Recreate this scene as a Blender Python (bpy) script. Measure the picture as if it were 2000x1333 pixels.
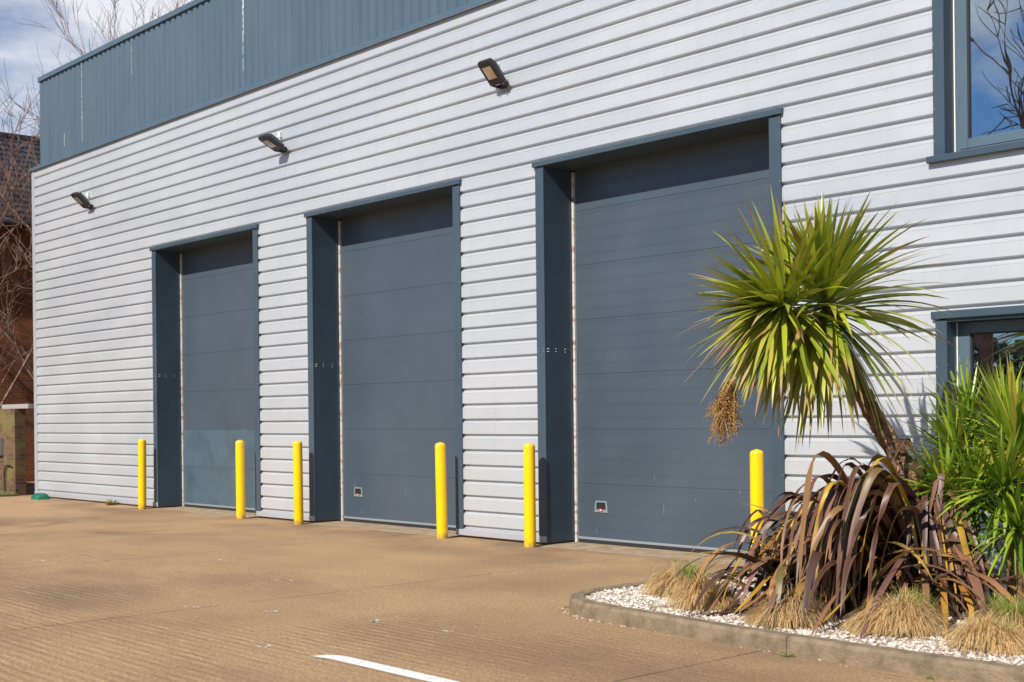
import bpy, math, random
from mathutils import Vector, Matrix, Quaternion, noise
R = math.radians
rnd = random.Random(7)
for o in list(bpy.data.objects): bpy.data.objects.remove(o)
scene = bpy.context.scene

# ------------------------------------------------------------------ camera
YAW, ROLL = R(47.7527), R(-0.6096)
FPX, W_PX, CY = 2539.75, 2000.0, 815.23
CAM = Vector((0, -10.98, 1.5688))
_c, _s = math.cos(YAW), math.sin(YAW)
RIGHT0, FWD, UP0 = Vector((_c, _s, 0)), Vector((-_s, _c, 0)), Vector((0, 0, 1))
RIGHT = math.cos(ROLL)*RIGHT0 + math.sin(ROLL)*UP0
UPV = -math.sin(ROLL)*RIGHT0 + math.cos(ROLL)*UP0
cam_d = bpy.data.cameras.new('camera'); cam = bpy.data.objects.new('camera', cam_d)
scene.collection.objects.link(cam)
cam_d.sensor_width = 36.0; cam_d.lens = FPX/W_PX*36.0
cam_d.shift_y = (CY-666.5)/W_PX
cam_d.clip_end = 2000
m = Matrix((RIGHT, UPV, -FWD)).transposed().to_4x4(); m.translation = CAM
cam.matrix_world = m
cam_d.dof.use_dof = True; cam_d.dof.focus_distance = 12.5; cam_d.dof.aperture_fstop = 4.0
scene.camera = cam

# ------------------------------------------------------------------ light
SUN_TRAVEL = Vector((-0.15, 1.0, -0.80)).normalized()
to_sun = -SUN_TRAVEL
sun_el = math.asin(to_sun.z); sun_az = math.atan2(to_sun.x, to_sun.y)
world = bpy.data.worlds.new('World'); scene.world = world; world.use_nodes = True
wn = world.node_tree; wn.nodes.clear()
def N(nt, t, **k):
    n = nt.nodes.new(t)
    for a, v in k.items(): setattr(n, a, v)
    return n
wo = N(wn, 'ShaderNodeOutputWorld'); bg = N(wn, 'ShaderNodeBackground')
sky = N(wn, 'ShaderNodeTexSky'); sky.sky_type = 'NISHITA'; sky.sun_disc = False
sky.sun_elevation = sun_el; sky.sun_rotation = sun_az; sky.air_density = 1.0; sky.dust_density = 0.6; sky.ozone_density = 1.5
tc = N(wn, 'ShaderNodeTexCoord'); mp = N(wn, 'ShaderNodeMapping'); mp.inputs['Scale'].default_value = (1, 1, 2.2)
mp.inputs['Location'].default_value = (0.35, 0.1, 0.62)
cn = N(wn, 'ShaderNodeTexNoise'); cn.inputs['Scale'].default_value = 3.2; cn.inputs['Detail'].default_value = 7; cn.inputs['Roughness'].default_value = 0.52
cr = N(wn, 'ShaderNodeValToRGB'); cr.color_ramp.elements[0].position = 0.585; cr.color_ramp.elements[1].position = 0.69
mx = N(wn, 'ShaderNodeMix', data_type='RGBA'); mx.inputs['B'].default_value = (14.4, 14.8, 15.8, 1)
wn.links.new(tc.outputs['Generated'], mp.inputs[0]); wn.links.new(mp.outputs[0], cn.inputs['Vector'])
dt = N(wn, 'ShaderNodeVectorMath', operation='DOT_PRODUCT'); dt.inputs[1].default_value = (-.78, .62, .10); wn.links.new(tc.outputs['Generated'], dt.inputs[0])
sa = N(wn, 'ShaderNodeMath', operation='MULTIPLY_ADD'); sa.inputs[1].default_value = .13; wn.links.new(dt.outputs['Value'], sa.inputs[0]); wn.links.new(cn.outputs['Fac'], sa.inputs[2])
wn.links.new(sa.outputs[0], cr.inputs[0]); wn.links.new(cr.outputs[0], mx.inputs['Factor'])
tn = N(wn, 'ShaderNodeMix', data_type='RGBA', blend_type='MULTIPLY'); tn.inputs['Factor'].default_value = 1; tn.inputs['B'].default_value = (.78, 1.18, 1.72, 1)
wn.links.new(sky.outputs[0], tn.inputs['A']); wn.links.new(tn.outputs['Result'], mx.inputs['A']); wn.links.new(mx.outputs['Result'], bg.inputs[0])
bg.inputs[1].default_value = 0.052
wn.links.new(bg.outputs[0], wo.inputs[0])
sl = bpy.data.lights.new('sun', 'SUN'); sl.energy = 5.0; sl.angle = R(0.5); sl.color = (1.0, 0.945, 0.85)
so = bpy.data.objects.new('sun', sl); scene.collection.objects.link(so)
so.rotation_euler = SUN_TRAVEL.to_track_quat('-Z', 'Y').to_euler(); so.location = (5, -30, 30)
scene.view_settings.view_transform = 'Standard'; scene.view_settings.look = 'None'
scene.view_settings.exposure = 0.17; scene.view_settings.gamma = 1.0

# ------------------------------------------------------------------ helpers
class MB:
    def __init__(s): s.v = []; s.f = []; s.mi = []; s.col = None
    def face(s, idx, m=0): s.f.append(tuple(idx)); s.mi.append(m)
    def quad(s, a, b, c, d, m=0):
        n = len(s.v); s.v += [a, b, c, d]; s.face((n, n+1, n+2, n+3), m)
    def box(s, x0, x1, y0, y1, z0, z1, m=0, b=0.0):
        n = len(s.v)
        if b <= 0:
            s.v += [(x0,y0,z0),(x1,y0,z0),(x1,y1,z0),(x0,y1,z0),(x0,y0,z1),(x1,y0,z1),(x1,y1,z1),(x0,y1,z1)]
            for q in ((0,3,2,1),(4,5,6,7),(0,1,5,4),(1,2,6,5),(2,3,7,6),(3,0,4,7)): s.face([n+i for i in q], m)
        else:   # chamfered box
            P = {}
            for i, X in enumerate((x0, x1)):
                for j, Yy in enumerate((y0, y1)):
                    for k, Z in enumerate((z0, z1)):
                        sx, sy, sz = (1, -1)[i], (1, -1)[j], (1, -1)[k]
                        for a in range(3):
                            p = [X+sx*b, Yy+sy*b, Z+sz*b]; p[a] = (X, Yy, Z)[a]
                            P[(i, j, k, a)] = len(s.v); s.v.append(tuple(p))
            for a in range(3):
                for side in (0, 1):
                    o = [(0,0),(1,0),(1,1),(0,1)]
                    ids = []
                    for (p, q) in o:
                        t = [0,0,0]; t[a] = side; t[(a+1)%3] = p; t[(a+2)%3] = q
                        ids.append(P[(t[0], t[1], t[2], a)])
                    s.face(ids if side else ids[::-1], m)
            for a in range(3):
                a1, a2 = (a+1)%3, (a+2)%3
                for p in (0,1):
                    for q in (0,1):
                        def K(e, ax):
                            t = [0,0,0]; t[a] = e; t[a1] = p; t[a2] = q
                            return P[(t[0], t[1], t[2], ax)]
                        ids = [K(0,a1), K(1,a1), K(1,a2), K(0,a2)]
                        s.face(ids if (p ^ q) == 0 else ids[::-1], m)
            for i in (0,1):
                for j in (0,1):
                    for k in (0,1):
                        ids = [P[(i,j,k,0)], P[(i,j,k,1)], P[(i,j,k,2)]]
                        s.face(ids if (i+j+k) % 2 == 1 else ids[::-1], m)
    def tube(s, pts, rad, n=8, m=0, caps=True):
        pts = [Vector(p) for p in pts]
        if not isinstance(rad, (list, tuple)): rad = [rad]*len(pts)
        base = len(s.v); ref = None
        for i, p in enumerate(pts):
            d = (pts[min(i+1, len(pts)-1)] - pts[max(i-1, 0)]).normalized()
            if ref is None:
                ref = Vector((0,0,1)) if abs(d.z) < .9 else Vector((1,0,0))
            a = (ref - d*ref.dot(d)).normalized(); b_ = d.cross(a); ref = a
            for k in range(n):
                t = 2*math.pi*k/n
                s.v.append(tuple(p + (a*math.cos(t) + b_*math.sin(t))*rad[i]))
        for i in range(len(pts)-1):
            for k in range(n):
                k2 = (k+1) % n
                s.face((base+i*n+k, base+i*n+k2, base+(i+1)*n+k2, base+(i+1)*n+k), m)
        if caps:
            s.face([base+k for k in range(n)][::-1], m); s.face([base+(len(pts)-1)*n+k for k in range(n)], m)
    def lathe(s, prof, c=(0,0,0), n=32, m=0):
        base = len(s.v)
        for (r, z) in prof:
            for k in range(n):
                t = 2*math.pi*k/n; s.v.append((c[0]+r*math.cos(t), c[1]+r*math.sin(t), c[2]+z))
        for i in range(len(prof)-1):
            for k in range(n):
                k2 = (k+1) % n; s.face((base+i*n+k, base+i*n+k2, base+(i+1)*n+k2, base+(i+1)*n+k), m)
        s.face([base+k for k in range(n)][::-1], m); s.face([base+(len(prof)-1)*n+k for k in range(n)], m)
    def extrude_x(s, prof, x0, x1, m=0):     # prof: list of (y,z)
        n = len(s.v)
        for (y, z) in prof: s.v += [(x0, y, z), (x1, y, z)]
        for i in range(len(prof)-1): s.face((n+2*i, n+2*i+1, n+2*i+3, n+2*i+2), m)
    def build(s, name, mats, parent=None, smooth=None, colors=None, xf=None):
        me = bpy.data.meshes.new(name)
        vv = s.v if xf is None else [tuple(xf @ Vector(p)) for p in s.v]
        me.from_pydata(vv, [], s.f)
        if not isinstance(mats, (list, tuple)): mats = [mats]
        for mt in mats: me.materials.append(mt)
        me.polygons.foreach_set('material_index', s.mi)
        if smooth is not None:
            me.polygons.foreach_set('use_smooth', [True]*len(s.f))
            if smooth < 180: me.set_sharp_from_angle(angle=R(smooth))
        if colors is not None:
            ca = me.color_attributes.new('leaf_colour', 'FLOAT_COLOR', 'POINT')
            flat = []
            for c in colors: flat += [c[0], c[1], c[2], 1.0]
            ca.data.foreach_set('color', flat)
        me.update()
        o = bpy.data.objects.new(name, me); scene.collection.objects.link(o)
        if parent: o.parent = parent
        return o
def tag(o, label=None, cat=None, group=None, kind=None):
    if label: o['label'] = label
    if cat: o['category'] = cat
    if group: o['group'] = group
    if kind: o['kind'] = kind
    return o
def thing(name, loc, label, cat, group=None, rz=0):
    o = bpy.data.objects.new(name, None); scene.collection.objects.link(o)
    o.location = loc; o.rotation_euler = (0, 0, rz); o.empty_display_size = .2
    return tag(o, label, cat, group)
def copy_thing(o, parent=None):
    c = o.copy(); scene.collection.objects.link(c); c.parent = parent
    for ch in list(o.children): copy_thing(ch, c)
    return c
def lerp(a, b, t): return tuple(a[i]*(1-t)+b[i]*t for i in range(len(a)))

# ------------------------------------------------------------------ materials
def mat(name, col=(.5,.5,.5), rough=.5, metal=0, spec=.5, coat=0, noise_col=None, nscale=6, nmix=(.4,.65), bump=0, bscale=40, bdist=.01, rvar=0, ndet=5, stretch=None):
    mt = bpy.data.materials.new(name); mt.use_nodes = True; nt = mt.node_tree
    p = nt.nodes['Principled BSDF']
    p.inputs['Base Color'].default_value = (*col, 1); p.inputs['Roughness'].default_value = rough
    p.inputs['Metallic'].default_value = metal; p.inputs['Specular IOR Level'].default_value = spec
    p.inputs['Coat Weight'].default_value = coat; p.inputs['Coat Roughness'].default_value = .12
    t = N(nt, 'ShaderNodeTexCoord'); mpn = N(nt, 'ShaderNodeMapping')
    nt.links.new(t.outputs['Object'], mpn.inputs[0])
    if stretch: mpn.inputs['Scale'].default_value = stretch
    if noise_col is not None:
        n = N(nt, 'ShaderNodeTexNoise'); n.inputs['Scale'].default_value = nscale; n.inputs['Detail'].default_value = ndet; n.inputs['Roughness'].default_value = .6
        r = N(nt, 'ShaderNodeValToRGB'); r.color_ramp.elements[0].position, r.color_ramp.elements[1].position = nmix
        x = N(nt, 'ShaderNodeMix', data_type='RGBA'); x.inputs['A'].default_value = (*col, 1); x.inputs['B'].default_value = (*noise_col, 1)
        nt.links.new(mpn.outputs[0], n.inputs['Vector']); nt.links.new(n.outputs['Fac'], r.inputs[0]); nt.links.new(r.outputs[0], x.inputs['Factor'])
        nt.links.new(x.outputs['Result'], p.inputs['Base Color'])
    if bump:
        n2 = N(nt, 'ShaderNodeTexNoise'); n2.inputs['Scale'].default_value = bscale; n2.inputs['Detail'].default_value = 4
        b = N(nt, 'ShaderNodeBump'); b.inputs['Strength'].default_value = bump; b.inputs['Distance'].default_value = bdist
        nt.links.new(mpn.outputs[0], n2.inputs['Vector']); nt.links.new(n2.outputs['Fac'], b.inputs['Height']); nt.links.new(b.outputs[0], p.inputs['Normal'])
    if rvar:
        n3 = N(nt, 'ShaderNodeTexNoise'); n3.inputs['Scale'].default_value = 1.7; n3.inputs['Detail'].default_value = 6
        mr = N(nt, 'ShaderNodeMapRange'); mr.inputs['From Min'].default_value = .3; mr.inputs['From Max'].default_value = .7
        mr.inputs['To Min'].default_value = rough-rvar; mr.inputs['To Max'].default_value = rough+rvar
        nt.links.new(mpn.outputs[0], n3.inputs['Vector']); nt.links.new(n3.outputs['Fac'], mr.inputs[0]); nt.links.new(mr.outputs[0], p.inputs['Roughness'])
    return mt
M = {}
M['silver'] = mat('silver_coated_steel', (.57,.588,.606), .40, .3, noise_col=(.49,.520,.548), nscale=.45, nmix=(.38,.68), bump=.10, bscale=1.4, bdist=.03, rvar=.07, stretch=(.6,1,1.6))  # large bluish patches in the base colour stand in for reflections on the sheets
M['frame'] = mat('window_frame_paint', (.085,.130,.168), .35, 0, .5, noise_col=(.095,.142,.18), nscale=2)
_nt = M['silver'].node_tree; _p = _nt.nodes['Principled BSDF']; _src = _p.inputs['Base Color'].links[0].from_socket
_t = N(_nt, 'ShaderNodeTexCoord'); _mp = N(_nt, 'ShaderNodeMapping'); _mp.inputs['Scale'].default_value = (5, 1, .30); _nt.links.new(_t.outputs['Object'], _mp.inputs[0])
_n = N(_nt, 'ShaderNodeTexNoise'); _n.inputs['Scale'].default_value = 1.3; _n.inputs['Detail'].default_value = 8; _n.inputs['Roughness'].default_value = .7; _nt.links.new(_mp.outputs[0], _n.inputs['Vector'])
_mr = N(_nt, 'ShaderNodeMapRange'); _mr.inputs['From Min'].default_value = .5; _mr.inputs['From Max'].default_value = .75; _mr.inputs['To Max'].default_value = .20; _nt.links.new(_n.outputs['Fac'], _mr.inputs[0])
_x = N(_nt, 'ShaderNodeMix', data_type='RGBA'); _x.inputs['B'].default_value = (.40,.39,.36,1)
_nt.links.new(_mr.outputs[0], _x.inputs['Factor']); _nt.links.new(_src, _x.inputs['A']); _nt.links.new(_x.outputs['Result'], _p.inputs['Base Color'])
M['silver_trim'] = mat('silver_trim', (.46,.465,.49), .4, .25, bump=.08, bscale=2, bdist=.02)
M['steel_blue'] = mat('slate_blue_coated_steel', (.046,.072,.098), .36, 0, .45, noise_col=(.056,.085,.112), nscale=1.2, bump=.06, bscale=1.8, bdist=.02, rvar=.06)
M['parapet'] = mat('parapet_blue_grey_steel', (.070,.112,.150), .42, 0, .5, noise_col=(.088,.132,.170), nscale=1.5, nmix=(.35,.75), bump=.06, bscale=2, bdist=.02, rvar=.08, stretch=(2,1,.35))
M['door'] = mat('door_slate_steel', (.055,.074,.097), .36, 0, .5, noise_col=(.070,.092,.116), nscale=.8, nmix=(.3,.7), bump=.12, bscale=260, bdist=.002, rvar=.06)
M['seal'] = mat('rusty_pale_seal', (.55,.52,.48), .6, noise_col=(.30,.15,.07), nscale=9, nmix=(.5,.66), stretch=(1,1,1.5))
M['rubber'] = mat('black_rubber', (.02,.02,.022), .6)
M['grey_metal'] = mat('grey_anodised', (.34,.38,.40), .4, .4)
M['dark_gap'] = mat('dark_interior', (.012,.012,.014), .8)
M['yellow'] = mat('yellow_bollard_paint', (.97,.605,.0), .26, 0, .5, coat=.5, noise_col=(.93,.55,.0), nscale=3, nmix=(.45,.8), rvar=.06)
_nt = M['yellow'].node_tree; _p = _nt.nodes['Principled BSDF']; _src = _p.inputs['Base Color'].links[0].from_socket
_t = N(_nt, 'ShaderNodeTexCoord'); _sp = N(_nt, 'ShaderNodeSeparateXYZ'); _nt.links.new(_t.outputs['Object'], _sp.inputs[0])
_n = N(_nt, 'ShaderNodeTexNoise'); _n.inputs['Scale'].default_value = 14; _n.inputs['Detail'].default_value = 6; _nt.links.new(_t.outputs['Object'], _n.inputs['Vector'])
_a = N(_nt, 'ShaderNodeMath', operation='MULTIPLY_ADD'); _a.inputs[1].default_value = -.30; _nt.links.new(_n.outputs['Fac'], _a.inputs[0]); _nt.links.new(_sp.outputs['Z'], _a.inputs[2])
_mr = N(_nt, 'ShaderNodeMapRange'); _mr.inputs['From Min'].default_value = -.13; _mr.inputs['From Max'].default_value = -.05; _mr.inputs['To Min'].default_value = .7; _mr.inputs['To Max'].default_value = 0
_nt.links.new(_a.outputs[0], _mr.inputs[0]); _x = N(_nt, 'ShaderNodeMix', data_type='RGBA'); _x.inputs['B'].default_value = (.30,.19,.08,1)
_nt.links.new(_mr.outputs[0], _x.inputs['Factor']); _nt.links.new(_src, _x.inputs['A']); _nt.links.new(_x.outputs['Result'], _p.inputs['Base Color'])
M['black_housing'] = mat('black_die_cast', (.022,.022,.026), .45, bump=.1, bscale=120, bdist=.003)
M['pale_stone'] = mat('pale_coping', (.34,.32,.30), .8)
M['white_plastic'] = mat('white_plastic', (.78,.78,.72), .4)
M['screw'] = mat('screw_head', (.62,.64,.66), .3, .7)
M['red'] = mat('red_plastic', (.28,.03,.025), .5)
M['green_plastic'] = mat('green_plastic', (.0,.10,.06), .35, noise_col=(.02,.2,.12), nscale=4)
M['white_paint'] = None
def brick(name, c1, c2, mortar, axis, moss=None, scale=1.0):
    mt = bpy.data.materials.new(name); mt.use_nodes = True; nt = mt.node_tree; p = nt.nodes['Principled BSDF']
    t = N(nt, 'ShaderNodeTexCoord'); sp = N(nt, 'ShaderNodeSeparateXYZ'); cb = N(nt, 'ShaderNodeCombineXYZ')
    nt.links.new(t.outputs['Object'], sp.inputs[0])
    ad = N(nt, 'ShaderNodeMath', operation='ADD'); nt.links.new(sp.outputs['X'], ad.inputs[0]); nt.links.new(sp.outputs['Y'], ad.inputs[1])
    nt.links.new(ad.outputs[0], cb.inputs[0]); nt.links.new(sp.outputs['Z'], cb.inputs[1])
    b = N(nt, 'ShaderNodeTexBrick'); b.inputs['Scale'].default_value = scale; b.inputs['Brick Width'].default_value = .225; b.inputs['Row Height'].default_value = .075
    b.inputs['Mortar Size'].default_value = .006; b.inputs['Color1'].default_value = (*c1,1); b.inputs['Color2'].default_value = (*c2,1); b.inputs['Mortar'].default_value = (*mortar,1)
    nt.links.new(cb.outputs[0], b.inputs['Vector'])
    n = N(nt, 'ShaderNodeTexNoise'); n.inputs['Scale'].default_value = 2.2; n.inputs['Detail'].default_value = 7; nt.links.new(t.outputs['Object'], n.inputs['Vector'])
    r = N(nt, 'ShaderNodeValToRGB'); r.color_ramp.elements[0].position = .48; r.color_ramp.elements[1].position = .62; nt.links.new(n.outputs['Fac'], r.inputs[0])
    x = N(nt, 'ShaderNodeMix', data_type='RGBA'); x.inputs['B'].default_value = (*(moss or lerp(c1, (0,0,0), .45)),1)
    nt.links.new(r.outputs[0], x.inputs['Factor']); nt.links.new(b.outputs['Color'], x.inputs['A']); nt.links.new(x.outputs['Result'], p.inputs['Base Color'])
    bu = N(nt, 'ShaderNodeBump'); bu.inputs['Strength'].default_value = .6; bu.inputs['Distance'].default_value = .012; bu.invert = True
    nt.links.new(b.outputs['Fac'], bu.inputs['Height']); nt.links.new(bu.outputs[0], p.inputs['Normal']); p.inputs['Roughness'].default_value = .9
    return mt
M['brick_far'] = brick('orange_brown_brick', (.34,.110,.040), (.21,.068,.028), (.24,.15,.09), 'y')
M['brick_wall'] = brick('mossy_brick', (.19,.095,.045), (.085,.042,.024), (.15,.115,.07), 'x', moss=(.17,.135,.045))
M['brick_plinth'] = brick('plinth_brick', (.22,.11,.06), (.16,.08,.05), (.2,.17,.13), 'x')
M['tile'] = mat('dark_roof_tile', (.026,.032,.048), .55, noise_col=(.06,.055,.06), nscale=3, bump=.5, bscale=12, bdist=.02)
M['bark'] = mat('bare_bark', (.15,.09,.07), .85, noise_col=(.30,.18,.11), nscale=3, bump=.5, bscale=30, bdist=.01)
def ground_mat():
    mt = bpy.data.materials.new('tined_concrete'); mt.use_nodes = True; nt = mt.node_tree; p = nt.nodes['Principled BSDF']; L = nt.links.new
    t = N(nt, 'ShaderNodeTexCoord'); sp = N(nt, 'ShaderNodeSeparateXYZ'); L(t.outputs['Object'], sp.inputs[0])
    def noise_(scale, det=6, rough=.6, stretch=None, dist=0):
        n = N(nt, 'ShaderNodeTexNoise'); n.inputs['Scale'].default_value = scale; n.inputs['Detail'].default_value = det; n.inputs['Roughness'].default_value = rough; n.inputs['Distortion'].default_value = dist
        if stretch:
            mpp = N(nt, 'ShaderNodeMapping'); mpp.inputs['Scale'].default_value = stretch; L(t.outputs['Object'], mpp.inputs[0]); L(mpp.outputs[0], n.inputs['Vector'])
        else: L(t.outputs['Object'], n.inputs['Vector'])
        return n.outputs['Fac']
    def ramp(src, a, b, ca=(0,0,0), cb_=(1,1,1)):
        r = N(nt, 'ShaderNodeValToRGB'); e = r.color_ramp.elements; e[0].position = a; e[1].position = b; e[0].color = (*ca,1); e[1].color = (*cb_,1); L(src, r.inputs[0]); return r.outputs[0]
    def mixc(f, a, b, mode='MIX'):
        x = N(nt, 'ShaderNodeMix', data_type='RGBA', blend_type=mode)
        if isinstance(f, float): x.inputs['Factor'].default_value = f
        else: L(f, x.inputs['Factor'])
        for k, s in (('A', a), ('B', b)):
            if isinstance(s, tuple): x.inputs[k].default_value = (*s,1)
            else: L(s, x.inputs[k])
        return x.outputs['Result']
    def mth(op, a, b=None, c=None):
        x = N(nt, 'ShaderNodeMath', operation=op)
        for i, s in enumerate((a, b, c)):
            if s is None: continue
            if isinstance(s, (int, float)): x.inputs[i].default_value = s
            else: L(s, x.inputs[i])
        return x.outputs[0]
    base = mixc(ramp(noise_(.55, 8, .6, dist=.4), .36, .66), (.60,.385,.200), (.46,.288,.150))
    base = mixc(ramp(noise_(.23, 5, .55, (1,1.8,1)), .52, .72), base, (.27,.18,.115))
    base = mixc(mth('MULTIPLY', ramp(noise_(42, 6, .85), .46, .58), .72), base, (.185,.108,.056))
    base = mixc(mth('MULTIPLY', ramp(noise_(52, 6, .85), .56, .66), .9), base, (.86,.66,.44))
    vo = N(nt, 'ShaderNodeTexVoronoi'); vo.inputs['Scale'].default_value = 38; vo.inputs['Randomness'].default_value = 1; L(t.outputs['Object'], vo.inputs['Vector'])
    spk = mth('MULTIPLY', mth('LESS_THAN', vo.outputs['Distance'], .16), mth('GREATER_THAN', noise_(9, 3), .57))
    base = mixc(mth('MULTIPLY', spk, .6), base, (.66,.58,.47))
    # tyre and water stains lying on the slab
    for (sx_, sy_, rx_, ry_, k_) in ((-11.9,-1.1,2.3,.8,.60),(-6.6,-5.2,2.6,.8,.55),(-9.2,-2.9,1.3,1.2,.40),(-16.9,-1.0,1.2,.5,.45),(-22.5,-.8,3.2,.5,.5),(-10.6,-6.3,1.6,.5,.42),(-4.2,-4.9,2.0,.5,.5)):
        ex_ = mth('DIVIDE', mth('SUBTRACT', sp.outputs['X'], sx_), rx_); ey_ = mth('DIVIDE', mth('SUBTRACT', sp.outputs['Y'], sy_), ry_)
        dd_ = mth('SQRT', mth('ADD', mth('MULTIPLY', ex_, ex_), mth('MULTIPLY', ey_, ey_)))
        dd_ = mth('ADD', dd_, mth('MULTIPLY', mth('SUBTRACT', noise_(1.9, 7, .65), .5), 1.6))
        base = mixc(mth('MULTIPLY', ramp(dd_, .20, 1.15, (1,1,1), (0,0,0)), k_*.72), base, (.20,.125,.070))
    # dirt near the wall foot
    nearw = N(nt, 'ShaderNodeMapRange'); L(sp.outputs['Y'], nearw.inputs[0])
    nearw.inputs['From Min'].default_value = -1.3; nearw.inputs['From Max'].default_value = -.25; nearw.inputs['To Min'].default_value = 0; nearw.inputs['To Max'].default_value = 1
    dirt = mth('MULTIPLY', nearw.outputs[0], ramp(noise_(.8, 6, .6), .44, .62))
    base = mixc(mth('MULTIPLY', dirt, .6), base, (.13,.095,.07))
    # tined grooves run along the facade
    wob = mth('MULTIPLY', mth('SUBTRACT', noise_(.5, 3, .5), .5), .05)
    fine = mth('MULTIPLY', mth('SUBTRACT', noise_(9, 4, .7, (.25,1,1)), .5), .022)
    wave = mth('SINE', mth('MULTIPLY', mth('ADD', mth('ADD', sp.outputs['Y'], wob), fine), 2*math.pi/.088))
    streak = mth('MULTIPLY', mth('SUBTRACT', noise_(7, 6, .75, (.16,2.6,1)), .5), 2.6)
    brk = ramp(noise_(5, 5, .75, (.6,2.2,1)), .36, .58)
    wave = mth('ADD', mth('MULTIPLY', mth('MULTIPLY', wave, brk), .95), streak)
    gmask = ramp(noise_(.33, 4, .5), .36, .60)
    gm2 = N(nt, 'ShaderNodeMapRange'); L(sp.outputs['Y'], gm2.inputs[0])
    gm2.inputs['From Min'].default_value = -2.0; gm2.inputs['From Max'].default_value = -4.6; gm2.inputs['To Min'].default_value = .18; gm2.inputs['To Max'].default_value = 1
    gm = mth('MULTIPLY', mth('ADD', mth('MULTIPLY', gmask, .65), .35), gm2.outputs[0])
    gr = mth('MULTIPLY', wave, gm)
    base = mixc(mth('MULTIPLY', ramp(mth('MULTIPLY', gr, -1), .25, .9), .42), base, (.20,.12,.065))
    base = mixc(mth('MULTIPLY', ramp(gr, .35, 1.0), .40), base, (.80,.58,.34))
    # slab joints perpendicular to the facade, with old sealant
    jj = None
    for xj in (-29.5,-25.6,-21.9,-17.95,-13.93,-9.82,-5.29,-1.2,2.9):
        d = mth('ABSOLUTE', mth('SUBTRACT', mth('ADD', sp.outputs['X'], mth('MULTIPLY', mth('SUBTRACT', noise_(3, 3), .5), .03)), xj))
        l = mth('LESS_THAN', d, .011)
        jj = l if jj is None else mth('MAXIMUM', jj, l)
    jm = mth('MULTIPLY', jj, ramp(noise_(2.5, 3), .30, .5))
    base = mixc(mth('MULTIPLY', jm, .75), base, (.11,.08,.055))
    L(base, p.inputs['Base Color']); p.inputs['Roughness'].default_value = .92; p.inputs['Specular IOR Level'].default_value = .25
    h = mth('ADD', mth('MULTIPLY', gr, .0022), mth('MULTIPLY', noise_(60, 4, .75), .010))
    h = mth('ADD', h, mth('MULTIPLY', noise_(110, 4, .8), .009))
    h = mth('SUBTRACT', h, mth('MULTIPLY', jj, .012))
    bu = N(nt, 'ShaderNodeBump'); bu.inputs['Strength'].default_value = .9; bu.inputs['Distance'].default_value = 1.0; L(h, bu.inputs['Height']); L(bu.outputs[0], p.inputs['Normal'])
    return mt
M['ground'] = ground_mat()
M['threshold'] = mat('pale_concrete', (.42,.31,.19), .9, noise_col=(.27,.19,.12), nscale=5, bump=.5, bscale=60, bdist=.01)
M['kerb'] = mat('weathered_kerb', (.26,.19,.12), .9, noise_col=(.145,.110,.06), nscale=9, nmix=(.42,.68), bump=.7, bscale=55, bdist=.012)
M['gravel'] = mat('white_gravel', (.66,.58,.50), .8, noise_col=(.82,.77,.70), nscale=30, nmix=(.4,.6))
M['gravel_bed'] = mat('gravel_bed', (.52,.45,.37), .9, noise_col=(.30,.24,.18), nscale=40, bump=1, bscale=50, bdist=.03)
def leaf_mat(name, rough=.42, trans=.25, spec=.5):
    mt = bpy.data.materials.new(name); mt.use_nodes = True; nt = mt.node_tree; p = nt.nodes['Principled BSDF']
    a = N(nt, 'ShaderNodeAttribute'); a.attribute_name = 'leaf_colour'
    nt.links.new(a.outputs['Color'], p.inputs['Base Color']); p.inputs['Roughness'].default_value = rough; p.inputs['Specular IOR Level'].default_value = spec
    if trans > 0:
        tr = N(nt, 'ShaderNodeBsdfTranslucent'); nt.links.new(a.outputs['Color'], tr.inputs['Color'])
        mi = N(nt, 'ShaderNodeMixShader'); mi.inputs[0].default_value = trans
        nt.links.new(p.outputs[0], mi.inputs[1]); nt.links.new(tr.outputs[0], mi.inputs[2])
        nt.links.new(mi.outputs[0], nt.nodes['Material Output'].inputs['Surface'])
    return mt
M['leaf'] = leaf_mat('strap_leaf', .36, .16)
M['flax'] = leaf_mat('flax_leaf', .42, .08, .4)
M['blade'] = leaf_mat('grass_blade', .6, .25, .3)
M['seed'] = leaf_mat('seed_head', .7, 0, .3)
M['trunk'] = mat('fibrous_trunk', (.30,.17,.085), .9, noise_col=(.12,.06,.03), nscale=14, nmix=(.4,.6), bump=1, bscale=35, bdist=.03)
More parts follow.
